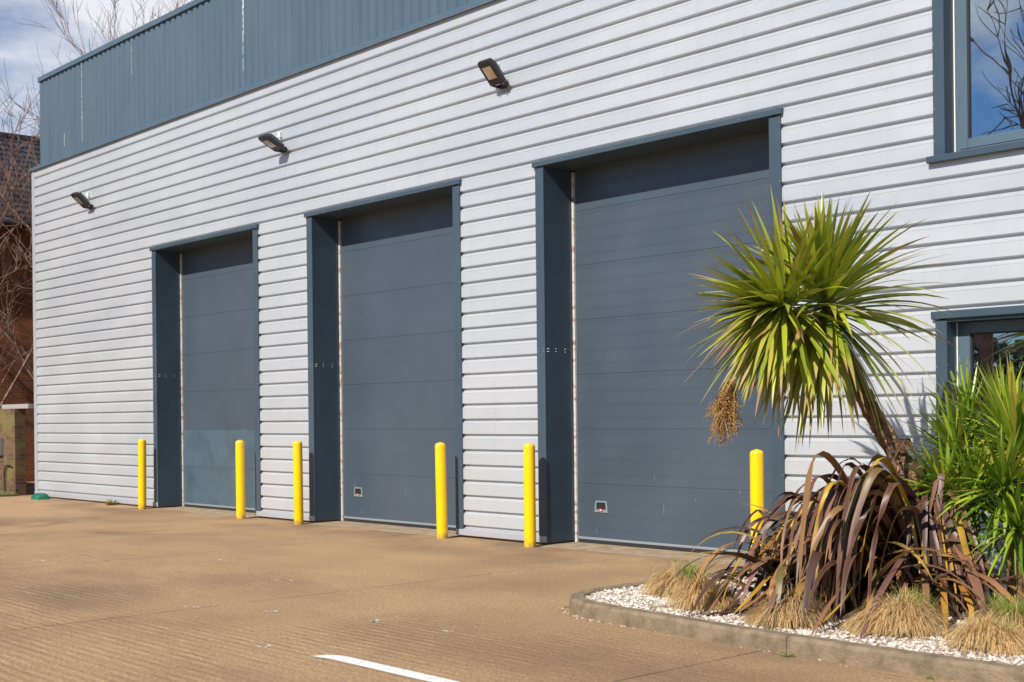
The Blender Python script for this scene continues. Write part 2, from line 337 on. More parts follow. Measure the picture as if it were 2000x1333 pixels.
def glass_mat(name, tint, fac):
    mt = bpy.data.materials.new(name); mt.use_nodes = True; nt = mt.node_tree; nt.nodes.remove(nt.nodes['Principled BSDF'])
    g = N(nt, 'ShaderNodeBsdfGlossy'); g.inputs['Roughness'].default_value = .004; g.inputs['Color'].default_value = (.86,.93,1,1)
    tr = N(nt, 'ShaderNodeBsdfTransparent'); tr.inputs['Color'].default_value = (*tint, 1)
    lw = N(nt, 'ShaderNodeFresnel'); lw.inputs['IOR'].default_value = 1.6
    mr = N(nt, 'ShaderNodeMapRange'); mr.inputs['To Min'].default_value = fac; mr.inputs['To Max'].default_value = 1
    mi = N(nt, 'ShaderNodeMixShader'); nt.links.new(lw.outputs[0], mr.inputs[0]); nt.links.new(mr.outputs[0], mi.inputs[0])
    tcn = N(nt, 'ShaderNodeTexCoord'); nn = N(nt, 'ShaderNodeTexNoise'); nn.inputs['Scale'].default_value = 1.6; nn.inputs['Detail'].default_value = 1
    bu = N(nt, 'ShaderNodeBump'); bu.inputs['Strength'].default_value = .5; bu.inputs['Distance'].default_value = .006
    nt.links.new(tcn.outputs['Object'], nn.inputs['Vector']); nt.links.new(nn.outputs['Fac'], bu.inputs['Height']); nt.links.new(bu.outputs[0], g.inputs['Normal'])
    nt.links.new(tr.outputs[0], mi.inputs[1]); nt.links.new(g.outputs[0], mi.inputs[2])
    nt.links.new(mi.outputs[0], nt.nodes['Material Output'].inputs['Surface'])
    return mt
M['glass'] = glass_mat('window_glass', (.8,.88,.88), .34)

# ------------------------------------------------------------------ ground
g = MB(); g.quad((-400,-400,0),(400,-400,0),(400,400,0),(-400,400,0))
tag(g.build('ground', M['ground']), kind='structure')

# ------------------------------------------------------------------ warehouse
wh = thing('warehouse', (-12, 0, 0), 'silver corrugated warehouse unit with slate blue parapet and three tall sectional doors', 'building')
WOFF = Matrix.Translation((12, 0, 0))          # parts are authored in world coordinates
def wpart(mb, name, mats, parent=None, **k):
    if parent is None: return mb.build(name, mats, wh, xf=WOFF, **k)
    return mb.build(name, mats, parent, xf=WOFF, **k)
XL, XR = -27.0, 3.0
DOORS = [(-21.68, -18.07), (-16.66, -13.05), (-11.605, -7.955)]
ZD = 4.66; ZT = 6.86; ZB = .105; DEP = .49
WINS = [(-6.25, -3.95, 3.93, 5.75), (-6.25, -3.95, .95, 2.46)]
PITCH, PH = .1985, .158
def rib_profile(z0, z1):
    # (y,z) list from z0 to z1, crown at y=0, valley at y=.036
    pts = []
    k0 = int((z0-PH)/PITCH)-2
    segs = []
    for k in range(k0, int((z1-PH)/PITCH)+3):
        b = PH + k*PITCH
        segs += [(.041, b-.018), (.041, b-.001), (0, b+.010), (0, b+.128), (.003, b+.132), (.0, b+.136), (0, b+.146), (.037, b+.176)]
    def y_at(z):
        for (y0, a), (y1, b2) in zip(segs, segs[1:]):
            if a <= z <= b2: return y0+(y1-y0)*((z-a)/(b2-a) if b2 > a else 0)
        return 0
    pts = [(y_at(z0), z0)] + [(y, z) for (y, z) in segs if z0+1e-4 < z < z1-1e-4] + [(y_at(z1), z1)]
    return pts
cl = MB()
def clad(x0, x1, z0, z1):
    pr = rib_profile(z0, z1)
    # sheets are laid in lengths: tiny steps between them
    cl.extrude_x(pr, x0, x1)
clad(XL+.03, DOORS[0][0]+.05, ZB, ZD)
clad(DOORS[0][1]-.05, DOORS[1][0]+.05, ZB, ZD)
clad(DOORS[1][1]-.05, DOORS[2][0]+.05, ZB, ZD)
clad(DOORS[2][1]-.05, WINS[0][0]+.03, ZB, ZD)
clad(XL+.03, WINS[0][0]+.03, ZD, ZT)
clad(WINS[0][0]+.03, WINS[0][1], ZB, WINS[1][2]); clad(WINS[0][0]+.03, WINS[0][1], WINS[1][3], WINS[0][2]); clad(WINS[0][0]+.03, WINS[0][1], WINS[0][3], ZT)
clad(WINS[0][1]-.0, XR, ZB, ZT)
# screw heads on the crowns
def screw(mb, x, y, z, r=.006, m=1):
    n = len(mb.v)
    for k in range(6):
        t = math.pi*k/3; mb.v.append((x+r*math.cos(t), y-.001, z+r*math.sin(t)))
    for k in range(6):
        t = math.pi*k/3; mb.v.append((x+r*.8*math.cos(t), y-.004, z+r*.8*math.sin(t)))
    for k in range(6):
        k2 = (k+1) % 6; mb.face((n+k, n+k2, n+6+k2, n+6+k), m)
    mb.face([n+6+k for k in range(6)], m)
def in_open(x, z):
    for a, b in DOORS:
        if a-.05 < x < b+.05 and z < ZD+.1: return True
    for a, b, z0, z1 in WINS:
        if a-.05 < x < b+.05 and z0-.1 < z < z1+.1: return True
    return False
for kx in range(int((XR-XL)/1.5)):
    x = XL+.75+kx*1.5
    for kz in range(int((ZT-ZB)/PITCH)):
        z = PH+kz*PITCH+.110
        if kz % 3 != 2 and z < ZT-.05 and not in_open(x, z): screw(cl, x+.004*math.sin(kz*9.1), 0, z)
for xe in (XL+.09,):
    pass
wpart(cl, 'wall_cladding', [M['silver'], M['screw']])
# inner backing so nothing shows through, gable ends, roof
bk = MB()
bk.box(XL+.02, XR-.01, .60, 18, .0, 6.80)
wpart(bk, 'inner_wall', M['dark_gap'])
for ex in (XL+.01, XR-.06): ge = MB(); ge.box(ex, ex+.05, .13, 18, .08, 6.84); wpart(ge, 'end_wall', M['silver_trim'])
rf = MB(); rf.box(XL+.1, XR-.1, .3, 18, 6.9, 7.1); wpart(rf, 'roof', M['grey_metal'])
# corner trim, base trim
ct = MB(); ct.box(XL-.055, XL+.085, -.012, .12, .035, 6.875, b=.004); wpart(ct, 'corner_trim', M['silver_trim'])
runs = [(XL-.05, DOORS[0][0]+.14), (DOORS[0][1]-.14, DOORS[1][0]+.14), (DOORS[1][1]-.14, DOORS[2][0]+.14), (DOORS[2][1]-.14, XR)]
for a, b in runs:
    bt = MB(); bt.box(a, b, -.022, .05, .03, .108, b=.004)
    bt.quad((a,-.018,.108),(b,-.018,.108),(b,.03,.13),(a,.03,.13)); wpart(bt, 'base_trim', M['silver_trim'])

for a, b in runs: pl = MB(); pl.box(a+.03, b-.03, .02, .5, -.05, .029); wpart(pl, 'plinth', M['brick_plinth'])
# parapet (set back 0.15) with vertical ribs
pa = MB()
px = XL+.02; pz0, pz1 = 6.98, 8.74; PY = .15
prof = []
x = px
while x < XR:
    prof += [(x, PY), (x+.10, PY), (x+.125, PY+.03), (x+.175, PY+.03), ]
    x += .20
n0 = len(pa.v)
for (xx, yy) in prof: pa.v += [(xx, yy, pz0), (xx, yy, pz1)]
for i in range(len(prof)-1): pa.face((n0+2*i, n0+2*i+2, n0+2*i+3, n0+2*i+1))
wpart(pa, 'parapet', M['parapet'])
pb = MB(); pb.box(px+.01, XR-.01, PY+.04, PY+.12, 6.9, 8.72); pb.box(px-.0, px+.05, PY+.05, 18, 6.9, 8.72); pb.box(px-.0, XR, 17.8, 18, 6.9, 8.7); wpart(pb, 'parapet_backing', M['parapet'])
cp = MB()
xx = px-.02
cps = [-27.0, -24.9, -22.7, -20.6, -17.6, -14.6, -11.6, -8.6, -5.6, -2.6, .4, XR]
for a, b in zip(cps, cps[1:]):
    cp.box(a, b-.006, PY-.035, PY+.2, 8.74, 8.84, b=.004)
wpart(cp, 'parapet_cap', M['parapet'])
fl = MB()
for a, b in zip([XL-.085]+cps[1:-1], cps[1:]):
    pr = [(-.05,6.845),(-.05,6.905),(-.046,6.91),(PY-.005,6.995),(PY-.005,7.03)]
    fl.extrude_x(pr, a, b-.004); n = len(fl.v)
    fl.v += [(a,y,z) for y, z in pr] + [(a, PY-.005, 6.845)]; fl.face([n+i for i in range(len(pr)+1)])
    fl.quad((a,-.05,6.845),(b-.004,-.05,6.845),(b-.004,.02,6.855),(a,.02,6.855))
wpart(fl, 'parapet_flashing', M['parapet'])
# streaks of white bird lime / sealant on the parapet
for (sx, z0, z1, w) in ((-24.9,7.15,8.845,.012),(-22.72,8.05,8.84,.006),(-25.75,7.20,7.45,.014),(-18.72,7.3,8.6,.010),(-18.70,7.9,8.5,.018)):
    z = z0; sk = MB()
    while z < z1:
        h = rnd.uniform(.05,.25)
        ww = w*rnd.uniform(.5,1.2); yv = PY-.0375 if z+h > 8.73 else PY-.002
        zt = min(z+h*.92, z1)
        if z < 8.735 < zt: zt = 8.735; yv = PY-.002
        if z > 8.73: continue_ = 1
        sk.box(sx-ww/2, sx+ww/2, yv-.0015, yv, z, zt); z += h*rnd.uniform(1.0,1.25)
    wpart(sk, 'sealant_streak', M['white_plastic'])
# door surrounds and sectional doors
for di, (a, b) in enumerate(DOORS):
    su = MB(); FW = .145
    su.box(a, a+FW, -.018, .012, .108, ZD-.04, b=.003)          # left flange
    su.box(b-FW, b, -.018, .012, .108, ZD-.04, b=.003)
    su.box(a+FW-.012, a+FW, .013, DEP, .03, ZD-.04)               # reveals
    su.box(b-FW, b-FW+.012, .013, DEP, .03, ZD-.04)
    su.box(a+FW-.012, a+FW, -.017, .0125, .03, .1075); su.box(b-FW, b-FW+.012, -.017, .0125, .03, .1075)
    su.box(a+FW-.02, b-FW+.02, -.01, DEP, ZD-.039, ZD-.02)      # soffit
    su.box(a-.03, b+.03, -.045, .03, ZD-.032, ZD+.028, b=.004)       # head flashing
    su.box(a+FW, a+FW+.008, DEP-.06, DEP-.05, .05, ZD-.05)        # reveal rib
    for zz in (2.365, 2.40):
        for yy in (.03,.05,.17,.33):
            n = len(su.v); screw(su, 0, 0, 0, .008)
            for q in range(n, len(su.v)):
                X, Yv, Z = su.v[q]; su.v[q] = (a+FW-Yv*1.0, yy+X, zz+Z)
        for xx in (a+.02, a+FW-.02, b-FW+.02, b-.02): screw(su, xx, -.018, zz, .006)
    for k in range(8):
        for xx in (a+.014, b-.014): screw(su, xx, -.018, .35+k*.60, .006)
    for xx in (.5*(a+b)-.09, .5*(a+b)-.03, a+.5, b-.5): screw(su, xx, -.045, ZD-.002, .006)
    for zz in [0.3+.55*k for k in range(8)]:
        su.box(a+FW, a+FW+.006, DEP-.045, DEP-.03, zz, zz+.02, 2)
    wpart(su, 'door_surround', [M['steel_blue'], M['screw'], M['rubber']])
    # door leaf
    dr = MB(); y0 = DEP; zb, zt = .07, ZD-.03
    seams = [ .735+.675*k for k in range(7)]
    prof = [(y0, zb)]
    z = zb
    events = []
    for sz in seams: events.append((sz, .006, .005))
    kk = 0
    zz = zb+.10
    while zz < zt-.05:
        if min(abs(zz-sz) for sz in seams) > .05:
            events += [(zz, .004, .003), (zz+.022, .004, .003)]
        zz += .169 if di != 0 else .169
    events.sort()
    for (ez, w, d) in events:
        if di < 2 and w < .005: d *= .3
        if w < .005: d *= .6
        prof += [(y0, ez-w), (y0+d, ez-w*.4), (y0+d, ez+w*.4), (y0, ez+w)]
    prof.append((y0, zt))
    dr.extrude_x(prof, a+FW+.045, b-FW-.0)
    # scuffs
    if di == 0:
        for (x_, z0, z1, w) in ((-18.62, 1.55, 1.95, .008), (-18.63, 1.75, 2.0, .006)):
            dr.box(x_, x_+w, y0-.0016, y0-.0002, z0, z1, 1)
    else:
        r2 = random.Random(di)
        for _ in range(7):
            x_ = r2.uniform(a+.4, b-.5); z0 = r2.uniform(.12, .9); dr.box(x_, x_+r2.uniform(.002,.006), y0-.0012, y0-.0002, z0, z0+r2.uniform(.02,.10), 1)
    if di == 0:
        dm = bpy.data.materials.new('door_slate_steel_worn'); dm = M['door'].copy(); nt = dm.node_tree; p = nt.nodes['Principled BSDF']
        src = p.inputs['Base Color'].links[0].from_socket
        t = N(nt,'ShaderNodeTexCoord'); sp = N(nt,'ShaderNodeSeparateXYZ'); nt.links.new(t.outputs['Object'], sp.inputs[0])
        lt = N(nt,'ShaderNodeMath', operation='LESS_THAN'); lt.inputs[1].default_value = 1.41; nt.links.new(sp.outputs['Z'], lt.inputs[0])
        nn = N(nt,'ShaderNodeTexNoise'); nn.inputs['Scale'].default_value = 1.6; nn.inputs['Detail'].default_value = 9; nn.inputs['Roughness'].default_value = .7; nt.links.new(t.outputs['Object'], nn.inputs['Vector'])
        r_ = N(nt,'ShaderNodeValToRGB'); r_.color_ramp.elements[0].position=.38; r_.color_ramp.elements[1].position=.66
        r_.color_ramp.elements[0].color=(.060,.088,.112,1); r_.color_ramp.elements[1].color=(.085,.135,.168,1); nt.links.new(nn.outputs['Fac'], r_.inputs[0])
        x_ = N(nt,'ShaderNodeMix', data_type='RGBA'); nt.links.new(lt.outputs[0], x_.inputs['Factor']); nt.links.new(src, x_.inputs['A']); nt.links.new(r_.outputs[0], x_.inputs['B'])
        nt.links.new(x_.outputs['Result'], p.inputs['Base Color'])
    else: dm = M['door']
    leaf = wpart(dr, 'sectional_door', [dm, M['grey_metal']])
    if di == 0: leaf['label'] = 'door leaf with two bluer scuffed bottom panels'
    sb = MB(); sb.box(a+FW+.02, b-FW, y0-.012, y0+.02, .052, .082, b=.003); wpart(sb, 'bottom_rail', M['grey_metal'], leaf)
    rs = MB(); rs.box(a+FW+.02, b-FW, y0-.004, y0+.02, .008, .0515); wpart(rs, 'bottom_seal', M['rubber'], leaf)
    ss = MB(); ss.box(a+FW+.002, a+FW+.04, y0-.03, y0+.02, .01, ZD-.06, b=.003); ss.box(a+FW+.041, a+FW+.047, y0-.012, y0+.01, .01, ZD-.06, 1)
    wpart(ss, 'side_seal', [M['seal'], M['grey_metal']], leaf)
    if di > 0:   # lifting handle: trapezoid recess with frame, dark pocket and red tab
        hx = {1:-16.088, 2:-11.02}[di]; hz = .465; hm = MB(); yf = y0-.012
        def tz(x0,x1,x2,x3,z0,z1,ya,yb,m):
            n = len(hm.v); hm.v += [(x0,ya,z0),(x1,ya,z0),(x2,ya,z1),(x3,ya,z1),(x0,yb,z0),(x1,yb,z0),(x2,yb,z1),(x3,yb,z1)]
            for q in ((0,1,2,3),(0,4,5,1),(1,5,6,2),(2,6,7,3),(3,7,4,0)): hm.face([n+i for i in q], m)
        tz(hx-.115,hx+.115,hx+.10,hx-.10,hz-.07,hz-.035,yf,y0-.0005,0)
        tz(hx-.096,hx+.096,hx+.088,hx-.088,hz+.052,hz+.07,yf,y0-.0005,0)
        tz(hx-.108,hx-.082,hx-.074,hx-.096,hz-.035,hz+.052,yf,y0-.0005,0)
        tz(hx+.082,hx+.108,hx+.096,hx+.074,hz-.035,hz+.052,yf,y0-.0005,0)
        tz(hx-.082,hx+.082,hx+.074,hx-.074,hz-.035,hz+.052,y0-.003,y0-.0005,1)
        tz(hx-.03,hx+.03,hx+.03,hx-.03,hz-.055,hz-.02,yf-.008,y0-.004,2)
        hm.box(hx-.012,hx+.02,yf-.010,yf-.0082,hz-.05,hz-.036,3)
        wpart(hm, 'lift_handle', [M['grey_metal'], M['dark_gap'], M['red'], M['white_plastic']], leaf)
# pale concrete thresholds in the door openings
for a, b in DOORS:
    t = MB(); n = len(t.v)
    t.v += [(a+.10,-.16,.002),(b-.10,-.16,.002),(b-.13,-.02,.006),(b-.13,.60,.008),(a+.13,.60,.008),(a+.13,-.02,.006)]
    t.face(range(n, n+6)); o = tag(t.build('threshold', M['threshold']), kind='structure')
BX = ((-6.018,-5.982,5.08),(-6.018,-5.985,2.12))
# windows
for wi, (a, b, z0, z1) in enumerate(WINS):
    su = MB(); FW = .115
    su.box(a, a+FW, -.018, .012, z0+.001, z1-.04, b=.003); su.box(b-FW, b, -.018, .012, z0+.001, z1-.04, b=.003)
    su.box(a+FW-.01, a+FW, .013, .17, z0+.001, z1-.04); su.box(b-FW, b-FW+.01, .013, .17, z0+.001, z1-.04)
    su.box(a-.03, b+.03, -.045, .03, z1-.032, z1+.04, b=.004); su.box(a+FW-.01, b-FW+.01, -.01, .17, z1-.06, z1-.033)
    for k in range(6):
        zz = z0+.14+k*.30
        if zz < z1-.1: screw(su, a+.014, -.018, zz, .006); screw(su, b-.014, -.018, zz, .006)
    wd = wpart(su, 'window', [M['steel_blue'], M['screw']])
    fr = MB(); fy = .155
    xa, xb = a+FW+.002, b-FW-.002; za, zc = z0+.02, z1-.062; T = .13
    fr.box(xa+.012, xa+T, fy, fy+.07, za, zc, 0, .006); fr.box(xb-T, xb-.012, fy, fy+.07, za, zc, 0, .006)
    fr.box(xa+T+.001, xb-T-.001, fy, fy+.07, za, za+T, 0, .006); fr.box(xa+T+.001, xb-T-.001, fy, fy+.07, zc-T*.8, zc, 0, .006)
    xm = .5*(xa+xb); fr.box(xm-.05, xm+.05, fy+.001, fy+.069, za+T+.001, zc-T*.8-.001, 0, .006)
    fr.box(xa+.06, xb-.06, fy-.004, fy-.0005, za+.038, za+.043, 1)
    fr.box(xa, xa+.0115, fy-.002, fy+.02, za, zc, 2)
    wpart(fr, 'window_frame', [M['frame'], M['rubber'], M['white_plastic']], wd)
    gk = MB()
    for (q0, q1) in ((xa+T, xm-.05), (xm+.05, xb-T)):
        gk.box(q0+.001, q0+.014, fy+.012, fy+.05, za+T+.001, zc-T*.8-.001); gk.box(q1-.014, q1-.001, fy+.012, fy+.05, za+T+.001, zc-T*.8-.001)
        gk.box(q0+.015, q1-.015, fy+.012, fy+.05, zc-T*.8-.014, zc-T*.8-.001)
    wpart(gk, 'gasket', M['rubber'], wd)
    pn = MB(); pn.box(xa+T+.002, xb-T-.002, fy+.030, fy+.036, za+T+.002, zc-T*.8-.002); wpart(pn, 'pane', M['glass'], wd)
    si = MB()
    if wi == 0: si.box(a-.05, b+.05, -.065, .15, z0-.062, z0, b=.005); wpart(si, 'sill', M['steel_blue'], wd)
    else: si.box(a-.05, b+.05, -.065, .15, z0-.062, z0, b=.005); wpart(si, 'sill', M['steel_blue'], wd)
    # room behind the glass: plaster reveals and vertical blind strips
    rm = MB(); rm.box(xa-.06, xa-.05, fy+.075, .59, za, zc, 0)
    rm.box(BX[wi][0], BX[wi][1], .262, .267, za, BX[wi][2], 1)
    wpart(rm, 'blind', [M['grey_metal'], M['white_plastic'], M['dark_gap']], wd)

# ------------------------------------------------------------------ bollards
def bollard_mesh():
    b = MB(); r = .072; H = 1.255
    prof = [(r, -.02), (r, H-.055)] + [(r-.0 - .030*(1-math.cos(t)) , H-.055+.042*math.sin(t)) for t in [R(15*k) for k in range(1,6)]] + [(.034, H-.0095), (.018, H-.003), (.004, H)]
    b.lathe(prof, n=40); return b
def x_at(u, v, y):      # world x of a sight line on the plane y (used once, to survey the positions)
    X, Y_ = (u-1000)/FPX, (CY-v)/FPX
    d = RIGHT*X + UPV*Y_ + FWD; t = (y-CAM.y)/d.y; return (CAM + d*t)
bol_lab = ['yellow steel bollard farthest left, in front of the silver wall beside the first door',
           'yellow steel bollard standing at the right jamb of the leftmost door',
           'yellow steel bollard at the left jamb of the middle door',
           'yellow steel bollard at the right jamb of the middle door',
           'yellow steel bollard at the left jamb of the nearest, rightmost door',
           'yellow steel bollard partly behind purple flax leaves beside the palm-like tree']
bx = [-21.613, -18.217, -16.548, -13.155, -11.479, -8.140]
b0 = None
for i, X in enumerate(bx):
    if b0 is None: b0 = bollard_mesh().build('bollard', M['yellow'], smooth=50); o = b0
    else: o = b0.copy(); scene.collection.objects.link(o)
    o.location = (X, -.28 if i < 5 else -.22, 0); o.scale = (1,1,1.0 if i < 5 else .97); o.rotation_euler = (R(rnd.uniform(-.4,.4)), R([.3,-.25,-.2,-.6,.1,.0][i]), rnd.uniform(0,6))
    tag(o, bol_lab[i], 'bollard', 'yellow bollards guarding the doors')
for a in (): pass

# ------------------------------------------------------------------ floodlights
lamp_lab = ['black floodlight on the wall left of the first door, nearest the building corner',
            'black floodlight on the silver wall between the first and middle doors, tilted nearly flat',
            'black floodlight high on the wall between the middle and right doors, lens face showing']
M['lens'] = mat('lamp_lens', (.60,.57,.50), .18, .5, noise_col=(.50,.36,.22), nscale=6, nmix=(.4,.6))
for i, (X, Z, tilt, yaw) in enumerate(((-24.17, 5.74, 40, 0), (-17.25, 5.745, 27, 0), (-12.16, 5.75, 46, 0))):
    L = thing('floodlight', (X, 0, Z), lamp_lab[i], 'floodlight', 'floodlights on the warehouse wall')
    L.rotation_euler = (0,0,R(yaw))
    # bracket
    b = MB(); b.box(-.05,.05,-.045,-.001,-.045,.045, b=.006); b.box(-.075,-.062,-.14,-.02,-.03,.03); b.box(.062,.075,-.14,-.02,-.03,.03); b.box(-.075,.075,-.052,-.0455,-.03,.03)
    b.tube([(-.095,-.11,0),(.095,-.11,0)], .014, 10, 1)
    b.build('bracket', [M['black_housing'], M['screw']], L)
    # head: local u = along head (away from wall & up), n = face normal (out & down)
    t = R(tilt); ux = Vector((0,-math.cos(t),math.sin(t))); nn = Vector((0,-math.sin(t),-math.cos(t)))
    M4 = Matrix((Vector((1,0,0)), ux, nn)).transposed().to_4x4(); M4.translation = Vector((0,-.11,0))
    h = MB(); w, l = .125, .345
    ring = lambda k, zz: [(-w*k, .0+ .02*(1-k), zz), (w*k, .0+.02*(1-k), zz), (w*k, l*.9*k, zz), (w*.8*k, l*k, zz), (-w*.8*k, l*k, zz), (-w*k, l*.9*k, zz)]
    rings = [ring(.72,-.075), ring(.93,-.05), ring(1,-.03), ring(1,.015), ring(.955,.022)]
    n = 0
    for rg in rings: h.v += rg
    for a in range(len(rings)-1):
        for k in range(6):
            k2 = (k+1)%6; h.face((a*6+k, a*6+k2, a*6+6+k2, a*6+6+k))
    h.face([0,5,4,3,2,1]); 
    last = (len(rings)-1)*6
    h.face([last+k for k in range(6)])
    for k in range(7): h.box(-.085+k*.0275, -.080+k*.0275, .06, .27, -.092, -.072)
    h.build('housing', M['black_housing'], L, xf=M4)
    ln = MB(); ln.box(-.088,.088,.085,.275,.0225,.0255,1); ln.box(-.078,.078,.095,.265,.0257,.0272,0)
    ln.build('lens', [M['lens'], M['black_housing']], L, xf=M4)
    j = MB(); j.box(-.155,-.085,-.045,-.001,.205,.295,0,.006); j.tube([(-.12,-.02,.205),(-.12,-.02,.17)], .016, 8); j.build('junction_box', M['white_plastic'], L)
    c = MB(); c.tube([(-.12,-.02,.17),(-.118,-.03,.12),(-.09,-.05,.07),(-.05,-.08,.03)], .007, 6); c.build('cable', M['black_housing'], L)

# ------------------------------------------------------------------ planting bed
outer = [(-7.50,-.12),(-7.60,-1.2),(-7.67,-2.2),(-7.70,-2.9),(-7.66,-3.25),(-7.56,-3.50),(-7.38,-3.67),(-7.12,-3.78),(-6.75,-3.83),(-6.2,-3.88),(-5.6,-3.93),(-5.0,-3.96)]
xk = -5.0
while xk < 6: xk += .5; outer.append((xk, -3.97))
KW = .125
def offs(pl_, d):
    r = []
    for i, p in enumerate(pl_):
        a = Vector(pl_[max(i-1,0)]); b = Vector(pl_[min(i+1,len(pl_)-1)]); t = (b-a).normalized(); nrm = Vector((-t.y, t.x))
        q = Vector(p)+nrm*d; r.append((q.x, q.y))
    return r
inner = offs(outer, KW); e1 = offs(outer, .018); e2 = offs(outer, KW-.008)
kb = MB(); KH = .120
# dense resample with joint gaps every 0.915 m
def resample(pls, step):
    base = pls[0]; L_ = [0]
    for i in range(1, len(base)): L_.append(L_[-1] + (Vector(base[i])-Vector(base[i-1])).length)
    n = int(L_[-1]/step); outp = []
    for k in range(n+1):
        s_ = k*step; i = 0
        while i < len(L_)-2 and L_[i+1] < s_: i += 1
        t = (s_-L_[i])/max(1e-6, L_[i+1]-L_[i]); outp.append([lerp(p[i], p[i+1], min(1,t)) for p in pls]+[s_])
    return outp
rs_ = resample([outer, e1, e2, inner], .0610)
_k0 = min(range(len(rs_)), key=lambda k: abs(rs_[k][0][0]+5.13)+(0 if rs_[k][0][1] < -3.8 else 9)); JN = set(range(_k0, len(rs_), 36))
for k in range(len(rs_)-1):
    A, B = rs_[k], rs_[k+1]
    if k in JN: B = [lerp(A[i], B[i], .90) for i in range(4)]
    gap = k in JN
    def ringp(P): 
        w1 = .004*noise.noise(Vector((P[0][0]*6, P[0][1]*6, 1)))
        return [(P[0][0],P[0][1],-.03),(P[0][0],P[0][1],KH-.025+w1),(P[1][0],P[1][1],KH+w1),(P[2][0],P[2][1],KH+w1),(P[3][0],P[3][1],KH-.01),(P[3][0],P[3][1],-.03)]
    a, b = ringp(A), ringp(B); n = len(kb.v); kb.v += a+b
    for q in range(5): kb.face((n+q, n+6+q, n+7+q, n+q+1))
    if gap: kb.face([n+6+q for q in range(6)])
    if k-1 in JN: kb.face([n+q for q in range(6)][::-1])
tag(kb.build('kerb', M['kerb'], smooth=30), kind='structure')
bed = MB(); GZ = .098
inn = offs(outer, KW-.02)
n = 0; bed.v = [(x, y, GZ) for x, y in inn] + [(6.5,-.10,GZ),(-7.38,-.10,GZ)]
bed.face(range(len(bed.v)))
tag(bed.build('planting_bed', M['gravel_bed']), kind='structure')
import bisect
def in_bed(x, y):
    if y < -3.86 or y > -.12: return False
    for (a, b) in zip(inn, inn[1:]):
        pass
    c = False; P = [(v[0], v[1]) for v in bed.v]; j = len(P)-1
    for i in range(len(P)):
        if (P[i][1] > y) != (P[j][1] > y) and x < (P[j][0]-P[i][0])*(y-P[i][1])/(P[j][1]-P[i][1])+P[i][0]: c = not c
        j = i
    return c
def pebble(mb, x, y, z, r, rn):
    n = len(mb.v); a0 = rn.uniform(0, 6.28); h = r*rn.uniform(.45,.8); ex = rn.uniform(.6,1.0)
    tx, ty = rn.uniform(-.3,.3), rn.uniform(-.3,.3)
    for lay, (rr, zz) in enumerate(((.75,-.3),(1.,.15),(.55,.85))):
        for k in range(5):
            t = a0+k*1.2566+lay*.5; rad = r*rr*rn.uniform(.75,1.15); X, Yv = rad*math.cos(t), rad*ex*math.sin(t)
            mb.v.append((x+X, y+Yv, z+h*zz+X*tx+Yv*ty))
    for lay in (0,1):
        for k in range(5):
            k2 = (k+1)%5; mb.face((n+lay*5+k, n+lay*5+k2, n+lay*5+5+k2, n+lay*5+5+k))
    mb.face([n+10+k for k in range(5)])
rp = random.Random(3); gv = MB(); cols = []
cnt = 0
while cnt < 21000:
    x = rp.uniform(-7.7, -3.0); y = rp.uniform(-3.86, -.15)
    if rp.random() > (1.0 if y < -1.6 else .45): cnt += 0; 
    if not in_bed(x, y): continue
    cnt += 1
    r = rp.choice((.008,.010,.012,.015,.018))*rp.uniform(.8,1.25)
    pebble(gv, x, y, GZ+rp.uniform(-.002,.010), r, rp)
    q = rp.random(); c = lerp((.52,.42,.33), (.80,.74,.66), rp.random()) if q < .88 else ((.38,.28,.20) if q < .96 else (.45,.30,.22))
    cols += [c]*15
gm = leaf_mat('pebble_stone', .75, 0, .3)
tag(gv.build('gravel', gm, colors=cols), 'white and cream gravel chippings covering the planting bed', 'gravel', kind='stuff')
# loose stones and litter on the yard, along the kerb foot
ls = MB(); cols = []
for _ in range(300):
    k = rp.random()
    if k < .75:
        i = rp.randrange(3, 18); p = Vector(outer[i]).lerp(Vector(outer[i+1]), rp.random()); x, y = p.x, p.y-abs(rp.gauss(0,.03))-.012
        if noise.noise(Vector((p.x*1.7, p.y*1.7, 4))) < rp.uniform(-.15,.25): continue
        if i < 6: x -= abs(rp.gauss(0,.03))+.015
    elif k < .8: x, y = rp.uniform(-26,-8), rp.uniform(-.5,-.15)
    else: x, y = rp.uniform(-20,-4), rp.uniform(-8,-.8)
    if in_bed(x, y): continue
    r = rp.choice((.005,.006,.008,.010,.014))*(1 if k < .8 else .7)
    pebble(ls, x, y, .003, r, rp); c = rp.choice(((.66,.55,.44),(.50,.36,.24),(.30,.17,.09),(.26,.15,.08),(.58,.46,.36))); cols += [c]*15
tag(ls.build('loose_stones', gm, colors=cols), 'scattered pale stones and grit lying along the kerb and on the yard', 'stones', kind='stuff')

